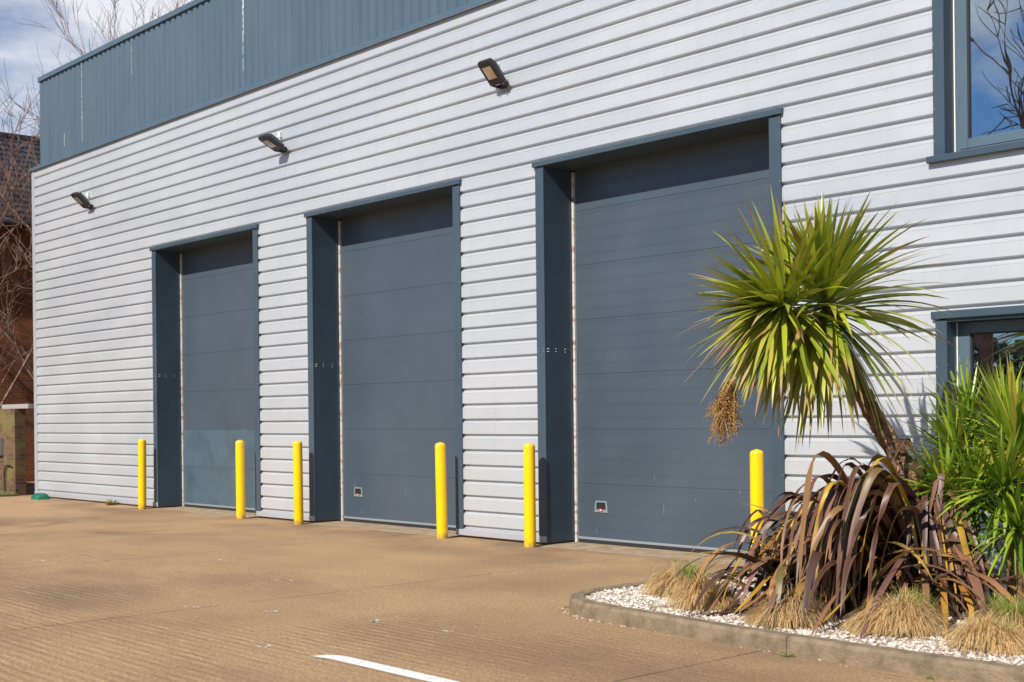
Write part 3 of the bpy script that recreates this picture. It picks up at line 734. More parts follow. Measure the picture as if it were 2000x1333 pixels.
# ------------------------------------------------------------------ leaves
class Leaves:
    def __init__(s): s.m = MB(); s.c = []
    def leaf(s, p, d, L, w, droop, colf, seg=9, fold=.35, twist=0, kink=None, rn=rnd, base_w=.35, up=None):
        p = Vector(p); d = Vector(d).normalized(); m = s.m
        side0 = d.cross(Vector((0,0,1)))
        if side0.length < .05: side0 = Vector((1,0,0))
        side0.normalize()
        if twist: side0.rotate(Quaternion(d, twist))
        n0 = len(m.v); st = L/seg
        for i in range(seg+1):
            t = i/seg
            ww = w*.5*(base_w+(1-base_w)*min(1, t/.30))*(1 if t < .45 else max(.02, 1-((t-.45)/.55)**1.55))
            side = (side0 - d*side0.dot(d)).normalized(); nrm = side.cross(d).normalized()
            f = fold*(1-.6*t)
            m.v.append(tuple(p - side*ww + nrm*ww*f)); m.v.append(tuple(p)); m.v.append(tuple(p + side*ww + nrm*ww*f))
            for q in (0,1,2): s.c.append(colf(t, q))
            if kink and abs(t-kink[0]) < .5/seg: d = (d + Vector((0,0,-1))*kink[1]).normalized()
            p = p + d*st
            d = (d + Vector((0,0,-1))*(droop*(.35+1.3*t))/seg).normalized()
        for i in range(seg):
            a = n0+3*i
            m.face((a, a+1, a+4, a+3)); m.face((a+1, a+2, a+5, a+4))
    def build(s, name, mt, parent=None, off=None):
        return s.m.build(name, mt, parent, smooth=180, colors=s.c, xf=Matrix.Translation(-Vector(off)) if off else None)
def view_dir(a, b, c): return (RIGHT0*a + Vector((0,0,1))*b - FWD*c)   # a right, b up, c towards the street
def sph(rn):
    z = rn.uniform(-1,1); t = rn.uniform(0,2*math.pi); r = math.sqrt(1-z*z); return Vector((r*math.cos(t), r*math.sin(t), z))

def green_col(rn, dry=.35):
    base = lerp((.09,.16,.015), (.47,.50,.035), rn.random()**.95)
    if rn.random() < .12: base = lerp(base, (.46,.36,.05), rn.uniform(.3,.9))
    tip = rn.choice(((.42,.26,.10),(.50,.36,.18),(.30,.15,.07),(.36,.34,.06)))
    t0 = rn.uniform(.62,.97) if rn.random() < dry else rn.uniform(.90,1.0); edge = rn.uniform(0,.35) if rn.random() < .3 else 0
    mid = lerp(base, (.36,.40,.06), .25)
    def f(t, q):
        c = mid if q == 1 else base
        if t > t0-.12: c = lerp(c, (.48,.42,.07), min(1,(t-t0+.12)/.12)*.7)
        if t > t0: c = lerp(c, tip, min(1,(t-t0)/.10+.4))
        if edge and q != 1 and t > .35: c = lerp(c, tip, edge)
        if t < .12: c = lerp(c, (.42,.40,.20), .5*(1-t/.12))
        return c
    return f
# ------------------------------------------------------------------ leaning cordyline; P() reads a surveyed bearing + distance into world metres
def P(u, v, dd):
    X, Y_ = (u-1000)/FPX, (CY-v)/FPX
    return CAM + (RIGHT*X + UPV*Y_ + FWD)*dd
rt = random.Random(11)
foot = P(1862, 1150, 10.35); foot.z = GZ-.05
ctree = thing('cordyline_tree', (foot.x, foot.y, GZ), 'leaning palm-like tree with spiky yellow-green leaf heads and a bare fibrous trunk', 'tree')
coff = (foot.x, foot.y, GZ)
tr = MB(); path = [foot, P(1845,1060,10.35), P(1818,990,10.36), P(1768,912,10.38), P(1712,822,10.40), P(1672,740,10.42), P(1640,660,10.42), P(1615,585,10.42)]
path = [p.copy() for p in path]
def catmull(pts, k=6):
    o = []
    for i in range(len(pts)-1):
        p0, p1, p2, p3 = pts[max(i-1,0)], pts[i], pts[i+1], pts[min(i+2,len(pts)-1)]
        for j in range(k):
            t = j/k; o.append(.5*((2*p1)+(-p0+p2)*t+(2*p0-5*p1+4*p2-p3)*t*t+(-p0+3*p1-3*p2+p3)*t**3))
    o.append(pts[-1]); return o
cpth = catmull(path, 10)
rad = [.095-.030*min(1, i/len(cpth)*1.3)+.004*math.sin(i*2.1) for i in range(len(cpth))]
tr.tube(cpth, rad, 18)
# rough the trunk with leaf-scar flakes
for q in range(len(tr.v)):
    v = Vector(tr.v[q]); nn_ = noise.noise(v*22)*.012 + noise.noise(v*60)*.006; i = min(q//18, len(cpth)-1); d = (v-cpth[i]).normalized(); tr.v[q] = tuple(v+d*nn_)
for _ in range(620):
    i = rt.randrange(0, len(cpth)-22); c = cpth[i]; ax = (cpth[i+1]-cpth[i]).normalized(); o_ = sph(rt); o_ = (o_-ax*o_.dot(ax)).normalized()
    b_ = c+o_*(rad[i]*.93)+ax*rt.uniform(-.01,.01); s_ = ax.cross(o_)*rt.uniform(.004,.012); tp = b_+o_*rt.uniform(.008,.028)-ax*rt.uniform(-.02,.045)
    n = len(tr.v); tr.v += [tuple(b_-s_), tuple(b_+s_), tuple(tp+s_*.4), tuple(tp-s_*.4)]; tr.face((n,n+1,n+2,n+3), 1)
M['flake'] = mat('bark_flake', (.42,.26,.13), .85, noise_col=(.20,.10,.05), nscale=30)
tr.build('trunk', [M['trunk'], M['flake']], ctree, xf=Matrix.Translation(-Vector(coff)))
lv = Leaves()
head1, head2 = P(1612, 590, 10.40), P(1530, 600, 10.20)
axis1 = view_dir(-.28, .95, .15).normalized(); axis2 = view_dir(-1.0,.05,.35).normalized()
def head(hc, axis, n, Lr, rn, filt=None, wr=(.044,.066), stem=.22, dscale=1.0):
    k = 0
    while k < n:
        a = (k+.5)/n                      # 0 = top of the head, 1 = oldest leaves
        ang = R(6) + a**.85*R(168)          # angle from axis
        phi = k*2.39996 + rn.uniform(-.25,.25)
        t1 = axis.orthogonal().normalized(); t2 = axis.cross(t1)
        d = axis*math.cos(ang*.62) + (t1*math.cos(phi)+t2*math.sin(phi))*math.sin(ang*.62)
        k += 1
        if filt and not filt(d, a): continue
        L = rn.uniform(*Lr)*(.78+.45*min(1,a*2.2))
        p = hc + axis*(stem*(.5-a)) + d*.02
        dr = (.25+1.55*a)*rn.uniform(.7,1.25)*dscale
        if d.z < -.1: dr *= .8
        lv.leaf(p, d, L, rn.uniform(*wr), dr, green_col(rn, .25+.6*a), seg=10, fold=.42, twist=rn.uniform(-.5,.5), rn=rn)
head(head1, axis1, 185, (.68,.90), rt, dscale=.45, wr=(.042,.064))
head(head2, axis2, 140, (.55,.80), rt, dscale=.42, wr=(.040,.062))
# upright spears at the growing tips and hanging skirt
for _ in range(26):
    d = view_dir(rt.uniform(-.35,.55), 1, rt.uniform(-.4,.4)); lv.leaf(head1+axis1*.05, d, rt.uniform(.62,.86), rt.uniform(.032,.045), rt.uniform(.05,.25), green_col(rt,.05), seg=9, rn=rt)
for _ in range(78):
    d = view_dir(rt.uniform(-.75,.75), rt.uniform(-1.3,-.25), rt.uniform(.1,.8)); lv.leaf(head1-axis1*.08+view_dir(-.02,0,0), d, rt.uniform(.85,1.2), rt.uniform(.042,.062), rt.uniform(.5,1.3), green_col(rt,.9), seg=11, rn=rt, fold=.3)
for _ in range(62):
    d = view_dir(rt.uniform(-1,-.1), rt.uniform(-1.1,.05), rt.uniform(-.1,.7)); lv.leaf(head2, d, rt.uniform(.72,1.08), rt.uniform(.040,.056), rt.uniform(.3,1.0), green_col(rt,.9), seg=11, rn=rt, fold=.3)
lv.build('crown', M['leaf'], ctree, coff)
# seed cluster
sc_ = MB(); scol = []
rs0 = P(1500, 700, 10.1); pc = P(1412, 822, 10.05)
sc_.tube([rs0, rs0.lerp(pc,.5)+Vector((0,0,.12)), P(1425,745,10.05)], [.012,.010,.008], 6)
top = P(1425, 745, 10.05)
scol += [(.45,.36,.06)]*len(sc_.v)
for _ in range(150):
    a = top + view_dir(rt.uniform(-.04,.04), rt.uniform(-.22,.02), rt.uniform(-.04,.04))
    sp_ = sph(rt)*rt.uniform(.3,1)**.5; e = pc + view_dir(sp_.x*.155, sp_.z*.25, sp_.y*.15)
    mid = a.lerp(e,.5)+sph(rt)*.02; n = len(sc_.v); sc_.tube([a, mid, e], [.0028,.002,.0014], 4, caps=False)
    scol += [lerp((.48,.36,.05),(.40,.20,.07), rt.random())]*(len(sc_.v)-n)
    for t in [rt.random() for _ in range(36)]:
        q = (a.lerp(mid,t*2) if t < .5 else mid.lerp(e,(t-.5)*2)) + sph(rt)*rt.uniform(.006,.034); r = rt.uniform(.003,.0062); n = len(sc_.v)
        sc_.v += [tuple(q+Vector(o)*r) for o in ((1,0,0),(-1,0,0),(0,1,0),(0,-1,0),(0,0,1),(0,0,-1))]
        for f in ((0,2,4),(2,1,4),(1,3,4),(3,0,4),(2,0,5),(1,2,5),(3,1,5),(0,3,5)): sc_.face([n+i for i in f])
        scol += [rt.choice(((.30,.13,.06),(.36,.18,.08),(.18,.08,.05),(.45,.28,.08),(.26,.10,.06)))]*6
sc_.build('seed_cluster', M['seed'], ctree, colors=scol, xf=Matrix.Translation(-Vector(coff)))

# ------------------------------------------------------------------ purple flax (seen from the yard)
rf_ = random.Random(5)
fc = Vector((-5.56, -2.42, GZ))
flax = Leaves()
def flax_col(rn):
    base = rn.choice(((.085,.042,.028),(.125,.062,.038),(.17,.088,.055),(.07,.036,.025),(.19,.13,.045),(.14,.10,.032),(.20,.105,.080),(.24,.13,.05),(.06,.032,.026),(.075,.04,.03),(.05,.03,.026)))
    tip = rn.choice(((.42,.20,.06),(.50,.30,.05),(.30,.15,.10),base,base,(.22,.12,.11)))
    whole = rn.random(); yel = (.52,.32,.03) if whole < .06 else None
    t0 = rn.uniform(.35,.95)
    edge = (.30,.13,.05) if rn.random() < .6 else base
    def f(t, q):
        c = yel or base
        if q != 1: c = lerp(c, edge, .35)
        if t > t0: c = lerp(c, tip, min(1,(t-t0)/.25)*.85)
        if t < .15: c = lerp((.22,.10,.05), c, t/.15)
        return c
    return f
for k in range(250):
    side = rf_.choice((-1,-1,-1,1,1))
    hx = rf_.uniform(.1,1.0)*side; c = rf_.uniform(-.45,1.0)
    d = view_dir(hx*1.0, rf_.uniform(.35,1.15), c*.75)
    base = fc + view_dir(rf_.gauss(-.08,.26), 0, rf_.gauss(0,.20)); base.z = GZ-.02
    Lf = rf_.uniform(.9,1.6)
    kk = (rf_.uniform(.4,.65), rf_.uniform(.6,1.7)) if rf_.random() < .45 else None
    flax.leaf(base, d, Lf, rf_.uniform(.045,.080), rf_.uniform(2.1,3.8), flax_col(rf_), seg=14, fold=.22, twist=rf_.uniform(-.6,.6), kink=kk, rn=rf_)
# the long arching leaves that can be told apart: base, rise, bend, tip
def const_col(c, tip=None):
    tip = tip or c
    return lambda t, q: lerp(lerp(c, tip, max(0, t*1.5-.5)), (.30,.13,.05), .25 if q != 1 else 0)
def ribbon(pts, w, colf, tw=0, k=7):
    c = catmull([Vector(p) for p in pts], k); n0 = len(flax.m.v); L_ = len(c)-1
    for i, p in enumerate(c):
        t = i/L_; d = (c[min(i+1,L_)]-c[max(i-1,0)]).normalized()
        a = d.cross(Vector((0,0,1)))
        if a.length < .2: a = RIGHT0.copy()
        a = (a.normalized()*.75 + RIGHT0*.55*(1 if a.dot(RIGHT0) > 0 else -1)); a = (a-d*a.dot(d)).normalized()
        if a.dot(RIGHT0) < 0: a = -a
        a.rotate(Quaternion(d, tw+.4*math.sin(t*3)))
        nrm = a.cross(d); ww = w*.5*min(1, .45+t*2)*(1 if t < .5 else max(.03, 1-((t-.5)/.5)**1.9))
        flax.m.v += [tuple(p-a*ww+nrm*ww*.2), tuple(p), tuple(p+a*ww+nrm*ww*.2)]; flax.c += [colf(t,0), colf(t,1), colf(t,2)]
    for i in range(L_):
        a_ = n0+3*i; flax.m.face((a_,a_+1,a_+4,a_+3)); flax.m.face((a_+1,a_+2,a_+5,a_+4))
OL, PU, BR, OR, YE, DK, PK = (.175,.125,.040), (.165,.085,.078), (.095,.048,.032), (.40,.18,.035), (.55,.32,.02), (.060,.032,.025), (.27,.125,.070)
for pts, w, c, tp in (
 (((1720,1070,10.3),(1600,965,10.2),(1510,1000,10.0),(1437,1150,9.8)),.085,DK,PK), (((1730,1080,10.2),(1600,1005,10.0),(1520,1040,9.9),(1452,1140,9.7)),.075,BR,OR),
 (((1715,1060,10.3),(1640,935,10.3),(1560,955,10.2),(1525,1060,10.1)),.07,DK,BR), (((1750,1060,10.3),(1690,920,10.3),(1640,905,10.3),(1590,1010,10.2)),.06,DK,DK),
 (((1790,1040,10.3),(1730,935,10.2),(1640,887,10.2)),.06,DK,BR), (((1740,1080,10.1),(1735,975,9.9),(1690,950,9.8),(1640,1040,9.6),(1615,1120,9.5)),.085,OL,OL),
 (((1760,1060,10.1),(1735,960,9.9),(1700,960,9.8),(1655,1050,9.7)),.10,OL,PK), (((1700,1120,10.0),(1665,990,9.8),(1640,975,9.7),(1580,1090,9.5),(1565,1190,9.4)),.085,OL,DK),
 (((1800,1070,9.9),(1730,1060,9.7),(1640,1085,9.5),(1560,1135,9.4)),.095,OL,OR), (((1800,1050,9.8),(1775,1068,9.5),(1722,1150,9.2),(1678,1252,9.1)),.10,PU,PU),
 (((1720,1080,9.8),(1680,1110,9.5),(1625,1170,9.3),(1584,1243,9.2)),.085,PK,PK), (((1745,1090,9.8),(1765,1150,9.4),(1790,1205,9.2),(1823,1251,9.1)),.065,PK,OR),
 (((1800,1090,9.8),(1806,1130,9.5),(1810,1180,9.3),(1812,1222,9.2)),.06,PK,BR), (((1838,1090,9.8),(1842,1150,9.5),(1846,1200,9.3),(1848,1258,9.2)),.055,OR,YE),
 (((1866,985,9.7),(1878,1040,9.5),(1894,1100,9.4),(1900,1130,9.35)),.06,(.42,.26,.03),OR), (((1860,1110,9.7),(1885,1160,9.5),(1897,1190,9.4),(1890,1222,9.4)),.05,OR,YE),
 (((1850,1040,9.7),(1885,1090,9.4),(1910,1150,9.3),(1928,1226,9.2)),.085,PK,PU), (((1880,1110,9.5),(1930,1130,9.3),(1975,1170,9.2),(2010,1215,9.2)),.05,PK,OR),
 (((1800,1040,10.2),(1795,930,10.2),(1770,862,10.2),(1725,868,10.2)),.07,BR,PK), (((1820,1010,10.2),(1800,900,10.2),(1765,858,10.2),(1735,925,10.1)),.06,DK,DK),
 (((1690,1090,9.9),(1590,1080,9.7),(1520,1110,9.6),(1470,1160,9.5),(1432,1200,9.4)),.055,OR,YE), (((1650,1120,9.8),(1560,1110,9.6),(1490,1160,9.4),(1445,1195,9.3)),.06,PK,OR),
 (((1700,1060,10.1),(1590,1040,10.0),(1500,1060,9.9),(1463,1110,9.8)),.06,BR,YE), (((1690,1030,10.2),(1560,970,10.1),(1490,1010,10.0),(1460,1080,9.9)),.07,DK,BR),
 (((1740,1150,9.6),(1700,1110,9.5),(1650,1170,9.3),(1600,1222,9.2)),.06,OL,YE), (((1830,1100,10.0),(1835,960,9.8),(1838,930,9.7),(1830,1060,9.6)),.075,PU,BR),
 (((1790,1100,10.0),(1815,985,9.8),(1828,940,9.7),(1800,1060,9.6)),.06,PK,PU), (((1660,1120,9.7),(1610,1100,9.6),(1560,1160,9.4),(1545,1230,9.3)),.06,PK,DK)):
    ribbon([P(q[0], q[1], min(q[2]-.50*max(0, min(1, (q[1]-1040)/180)), FPX*(CAM.z-GZ-.02)/(q[1]-CY)-.02) if q[1] > CY+300 else q[2]) for q in pts], w*.82, const_col(c, tp), rf_.uniform(-.3,.3))
def gd(u, v, d): return P(u, v, min(d, FPX*(CAM.z-GZ-.02)/(v-CY)-.02) if v > CY+250 else d)
for k in range(135):          # the curtain of leaves arching over to the left and forward
    q = rf_.random(); tu = 1445+q*290+rf_.gauss(0,18); tv = 1120+q*95+rf_.uniform(-45,35); td = 9.85-q*.75
    au = tu+rf_.uniform(55,150); av = rf_.uniform(960,1085)-(tu-1445)*.27; ad = td+rf_.uniform(.05,.35)
    bu = 1745+rf_.gauss(0,45)+q*20; bv = 1110+rf_.uniform(-25,30); bd = rf_.uniform(9.75,10.35)
    if au > bu-70: au = bu-rf_.uniform(70,120); tu = min(tu, au-rf_.uniform(30,80))
    m1 = ((bu+au)/2, min(bv,av)*.25+(bv+av)/2*.75-rf_.uniform(10,45), (bd+ad)/2)
    m2 = (tu*.62+au*.38-rf_.uniform(0,12), av*.52+tv*.48-rf_.uniform(0,25), (ad+td)/2)
    ribbon([gd(bu,bv,bd), gd(*m1), gd(au,av,ad), gd(*m2), gd(tu,tv,td)], rf_.uniform(.022,.054), flax_col(rf_), rf_.uniform(-.9,.9), 5)
for k in range(48):           # and on the right, falling forward to the gravel
    tu = 1760+rf_.random()*190; tv = rf_.uniform(1130,1235); td = rf_.uniform(9.1,9.5)
    bu = 1790+rf_.gauss(0,35)+(tu-1850)*.25; bv = 1085+rf_.uniform(-30,25)
    au = bu*.6+tu*.4; av = rf_.uniform(960,1080)
    ribbon([gd(bu,bv,9.9), gd(au,av,9.7), gd(au*.35+tu*.65,(av+tv)/2,9.55), gd(tu,tv,td)], rf_.uniform(.025,.055), flax_col(rf_), rf_.uniform(-.7,.7), 5)
# flax leaves fall to the ground: keep every point above the bed
fv = flax.m.v
for q in range(len(fv)):
    x, y, z = fv[q]
    lim = (GZ+.02) if y > -3.88 else .02
    if z < lim: fv[q] = (x, y, lim+.012*abs(noise.noise(Vector((x*9,y*9,0)))))
fx = thing('flax_plant', tuple(fc), 'sprawling purple-brown flax with arching strap leaves below the leaning tree', 'plant')
flax.build('foliage', M['flax'], fx, tuple(fc))

# ------------------------------------------------------------------ green shrubs (young cordylines)
def bright_green(rn):
    base = lerp((.060,.145,.012), (.38,.48,.030), rn.random()**1.1)
    tip = rn.choice(((.30,.34,.05),(.40,.25,.08),base,base))
    if rn.random() < .05: base = (.40,.30,.05)
    t0 = rn.uniform(.75,1)
    def f(t, q):
        c = base if q != 1 else lerp(base, (.22,.34,.04), .25)
        return lerp(c, tip, min(1,(t-t0)/.15)) if t > t0 else c
    return f
rg = random.Random(21)
def shrub(name, spots, label, n, Lr):
    c0 = spots[0][0]; base = (c0.x, c0.y, GZ)
    root = thing(name, base, label, 'shrub', None)
    L_ = Leaves(); st = MB()
    for (c, ax, sc) in spots:
        ft = Vector((c.x*.6+c0.x*.4, c.y*.6+c0.y*.4, GZ-.03)); st.tube(catmull([ft, ft.lerp(c,.5)+Vector((.02,.01,0)), c]), .03, 10)
        ax = ax.normalized(); t1 = ax.orthogonal().normalized(); t2 = ax.cross(t1)
        for k in range(n):
            a = (k+.5)/n; ang = R(5)+a*R(108); phi = k*2.39996+rg.uniform(-.3,.3)
            d = ax*math.cos(ang)+(t1*math.cos(phi)+t2*math.sin(phi))*math.sin(ang)
            L_.leaf(c+ax*(.12*(.5-a)), d, rg.uniform(*Lr)*sc, rg.uniform(.024,.038)*min(1.2,sc), (.15+1.3*a)*rg.uniform(.7,1.3), bright_green(rg), seg=8, fold=.4, twist=rg.uniform(-.5,.5), rn=rg)
    for q in range(len(L_.m.v)):
        x, y, z = L_.m.v[q]
        if z < GZ+.015: L_.m.v[q] = (x, y, GZ+.015)
    L_.build('crown', M['leaf'], root, base); st.build('trunk', M['trunk'], root, xf=Matrix.Translation(-Vector(base)))
    return root
shrub('cordyline_shrub', [(P(1875,905,10.3), view_dir(-.45,1,.15), 1.0), (P(1850,965,10.1), view_dir(-.7,.6,.4), .9), (P(1905,985,9.9), view_dir(-.2,.7,.6), .95), (P(1895,850,10.6), view_dir(-.2,1,0), .95)],
      'green spiky shrub just right of the leaning trunk, lower of the two', 95, (.46,.66))
shrub('cordyline_shrub', [(P(1985,885,9.9), view_dir(0,1,.2), 1.1), (P(1960,960,9.6), view_dir(-.2,.6,.7), .95), (P(2040,930,9.8), view_dir(.4,.9,.3), 1.1), (P(1985,1040,9.5), view_dir(-.1,.5,.8), .95), (P(1965,850,10.3), view_dir(-.25,1,0), .95)],
      'taller green spiky shrub at the right picture edge below the lower window', 105, (.48,.68))

# ------------------------------------------------------------------ golden grass tufts
def tuft(pos, rx, hh, label, seed, gx=0, gy=0, n=3400):
    rn = random.Random(seed); pos = Vector((pos[0], pos[1], GZ)); root = thing('grass_tuft', tuple(pos), label, 'ornamental grass', 'golden grass tufts in the gravel bed')
    m = MB(); cols = []
    lean = Vector((rn.uniform(-.35,.35), rn.uniform(-.35,.1), 0))
    for k in range(n):
        r = rx*.50*math.sqrt(rn.random()); t = rn.uniform(0,6.283); ox, oy = r*math.cos(t), r*math.sin(t)
        green = ((ox-gx*rx)**2+(oy-gy*rx)**2)**.5 < rx*.30 and rn.random() < .85
        out = Vector((math.cos(t), math.sin(t), 0))*(.25+.9*r/(rx*.55))*(1+.6*noise.noise(Vector((t*1.3, seed*3.1, r*5)))) + Vector((rn.gauss(0,.36), rn.gauss(0,.36), 0)) + lean
        d = (out*.95+Vector((0,0,1.0 if not green else 1.6))).normalized(); L = rn.uniform(.55,1.25)*hh*(1.28 if not green else .9)*(1+.5*noise.noise(Vector((ox*7, oy*7, seed))))
        p = pos+Vector((ox, oy, .0)); p.z += hh*.55*(1-(r/(rx*.55))**2)
        w = rn.uniform(.0016,.0034); s_ = Vector((-d.y, d.x, 0)); s_ = s_.normalized() if s_.length > .01 else Vector((1,0,0)); s_ = (s_ + Vector((rn.gauss(0,.5),rn.gauss(0,.5),0))).normalized()
        n0 = len(m.v); seg = 5
        if green: ca = lerp((.10,.20,.03),(.34,.42,.05), rn.random()); cb_ = lerp(ca,(.5,.45,.15),.4)
        else: ca = lerp((.40,.22,.075),(.78,.53,.22), rn.random()) if rn.random() < .85 else lerp((.18,.10,.05),(.30,.24,.08), rn.random()); cb_ = lerp(ca,(.82,.60,.30), rn.random())
        for i in range(seg+1):
            t_ = i/seg; ww = w*(1-.75*t_)
            if p.z < GZ+.012: p.z = GZ+.012
            m.v += [tuple(p-s_*ww), tuple(p+s_*ww)]; c = lerp(ca, cb_, t_); cols += [c, c]
            p = p+d*(L/seg); d = (d+Vector((0,0,-1))*(3.6 if not green else .6)/seg*(.5+1.1*t_)).normalized()
        for i in range(seg): a = n0+2*i; m.face((a, a+1, a+3, a+2))
    m.build('blades', M['blade'], root, colors=cols, xf=Matrix.Translation(-pos))
tuft((-6.95,-2.78), .30, .19, 'golden grass tuft with bright green crown, farthest back near the kerb nose', 1, .25, .1)
tuft((-6.36,-3.22), .29, .17, 'golden grass mound left of the flax, greenish on its right shoulder', 2, .5, .3)
tuft((-5.46,-3.44), .32, .17, 'golden grass mound half under the drooping left flax leaves', 3, -.1, .5)
tuft((-4.72,-3.22), .33, .20, 'large rounded golden grass mound in front of the middle of the flax', 4, .1, .5)
tuft((-3.98,-3.34), .36, .14, 'low golden grass mound at the right edge beside the kerb', 6, -.2, .5)
tuft((-4.22,-2.62), .32, .16, 'golden grass mound behind the low one, under the green shrub', 8, 0, 0, 1800)
# weeds
def weed(name, x, y, z, r, n, label, col=((.10,.22,.02),(.30,.42,.05)), seed=1):
    rn = random.Random(seed); L_ = Leaves()
    for _ in range(n):
        d = Vector((rn.gauss(0,1), rn.gauss(0,1), rn.uniform(.3,1.3))); c = lerp(col[0], col[1], rn.random())
        L_.leaf((x+rn.gauss(0,r*.35), y+rn.gauss(0,r*.22), z), d, rn.uniform(.4,1)*r, r*.14, 1.0, lambda t, q, c=c: c, seg=3, rn=rn)
    o = L_.build(name, M['blade'], None); return tag(o, label, 'weed')
weed('weed', -5.05, -4.02, .0, .055, 40, 'small bright green weed growing at the kerb foot beside the kerb joint', seed=1)
weed('weed', -4.03, -4.02, .0, .035, 36, 'tiny lime weed at the kerb foot nearest the right corner', seed=2)
weed('weed', -6.12, -3.70, GZ+.01, .045, 22, 'small green weed with red leaves in the gravel near the kerb', ((.12,.25,.03),(.35,.08,.04)), 3)
weed('weed', -6.58, -3.58, GZ+.01, .04, 18, 'pale green seedling in the gravel left of the grass mounds', seed=4)
weed('weed', -23.1, -.17, .0, .16, 90, 'straggly weed growing at the foot of the silver wall by the leftmost bollard', ((.16,.18,.03),(.34,.30,.08)), 5)

# ------------------------------------------------------------------ white road line
wl = mat('white_road_paint', (.84,.82,.77), .6, noise_col=(.56,.46,.35), nscale=26, nmix=(.56,.66), bump=.4, bscale=80, bdist=.004); 
w = MB(); w.v = [(-7.28,-6.20,.004),(-7.23,-6.10,.004),(-7.14,-6.035,.004),(-3.4,-6.05,.004),(-3.4,-6.165,.004),(-7.10,-6.165,.004)]
w.face([0,5,4,3,2,1]); tag(w.build('road_marking', wl), kind='structure')

pf = MB(); rq = random.Random(8)
for (fx_, fy_, n_) in ((-12.9,-3.6,5),(-9.9,-5.6,5),(-9.2,-5.3,6),(-8.2,-5.0,6),(-7.9,-6.2,5),(-14.5,-5.0,4),(-21.5,-2.2,5),(-7.4,-4.9,4),(-10.9,-4.1,3)):
    for _ in range(n_):
        x_, y_ = fx_+rq.gauss(0,.08), fy_+rq.gauss(0,.03); a_ = rq.uniform(.012,.05); b_ = rq.uniform(.005,.016); n = len(pf.v)
        for k in range(6): t = k*math.pi/3; r_ = rq.uniform(.6,1.1); pf.v.append((x_+a_*r_*math.cos(t), y_+b_*r_*math.sin(t), .004))
        pf.face(range(n, n+6))
tag(pf.build('paint_flecks', wl), 'worn pale flecks of old paint on the yard concrete', 'paint flecks', kind='stuff')

# ------------------------------------------------------------------ left background
bb = thing('brick_building', (-34, 3, 0), 'orange brown brick building with dark tiled roof behind bare branches', 'building')
BO = Matrix.Translation((34,-3,0))
q = MB(); q.box(-46,-34,-9,13,-.1,6.75); q.build('wall', M['brick_far'], bb, xf=BO)
q = MB()
rows = 17; x0, z0 = -33.55, 6.72; dx, dz = -.19, .172
prof = []
for k in range(rows):
    prof += [(x0+dx*k, z0+dz*k), (x0+dx*k, z0+dz*k+.055)]
prof += [(x0+dx*rows, z0+dz*rows)]
n = 0
for (xx, zz) in prof: q.v += [(xx, -9.4, zz), (xx, 13.4, zz)]
for i in range(len(prof)-1): q.face((2*i, 2*i+2, 2*i+3, 2*i+1))
n = len(q.v); q.v += [(-33.55,-9.4,6.70),(-33.55,13.4,6.70),(-46,13.4,6.70),(-46,-9.4,6.70)]; q.face((n,n+1,n+2,n+3))
xr, zr = prof[-1]; n = len(q.v); q.v += [(xr,-9.4,zr),(xr,13.4,zr),(-46,13.4,6.7),(-46,-9.4,6.7)]; q.face((n,n+3,n+2,n+1))
n = len(q.v); q.v += [(-33.55,-9.4,6.7),(xr,-9.4,zr),(-46,-9.4,6.7)]; q.face((n,n+1,n+2))
q.box(xr-.12, xr+.12, -9.4, 13.4, zr-.02, zr+.10)
q.build('roof', M['tile'], bb, xf=BO)
bw = thing('brick_wall', (-31, 0, 0), 'low mossy brick garden wall with pale coping left of the warehouse', 'wall')
q = MB(); q.box(-40,-27.80,-.13,.10,-.1,1.86); q.build('brickwork', M['brick_wall'], bw, xf=Matrix.Translation((31,0,0)))
q = MB(); q.box(-40.05,-28.62,-.15,.12,1.862,1.89); q.box(-28.6, -27.15,-.10,.55,1.865,1.96); q.build('coping', M['pale_stone'], bw, xf=Matrix.Translation((31,0,0)))
mb_ = thing('meter_box', (-28.62,-.13,1.05), 'small grey box fixed to the mossy brick wall', 'box')
q = MB(); q.box(-.16,.16,-.09,-.001,-.2,.2,0,.01); q.build('cabinet', M['grey_metal'], mb_)
q = MB(); q.box(-.13,.13,-.098,-.091,-.17,.17,0,.003); q.build('cover', M['silver_trim'], mb_)
q = MB(); q.tube(catmull([Vector((-28.30,-.16,.0)), Vector((-28.32,-.17,.42)), Vector((-28.22,-.17,.62)), Vector((-27.98,-.17,.64)), Vector((-27.9,-.17,.60))]), .016, 8); tag(q.build('hose', M['rubber']), 'black hose bent over on the mossy brick wall', 'hose')
gt = thing('side_gate', (-27.6,.6,0), 'dark blue grey gate in the gap beside the warehouse corner', 'gate')
q = MB(); q.box(-.42,.50,-.02,.02,.05,1.82,0,.004); q.build('gate_panel', M['steel_blue'], gt)
q = MB(); q.box(-.05,.04,-.03,-.021,.9,1.3); q.build('notice_plate', M['white_plastic'], gt)
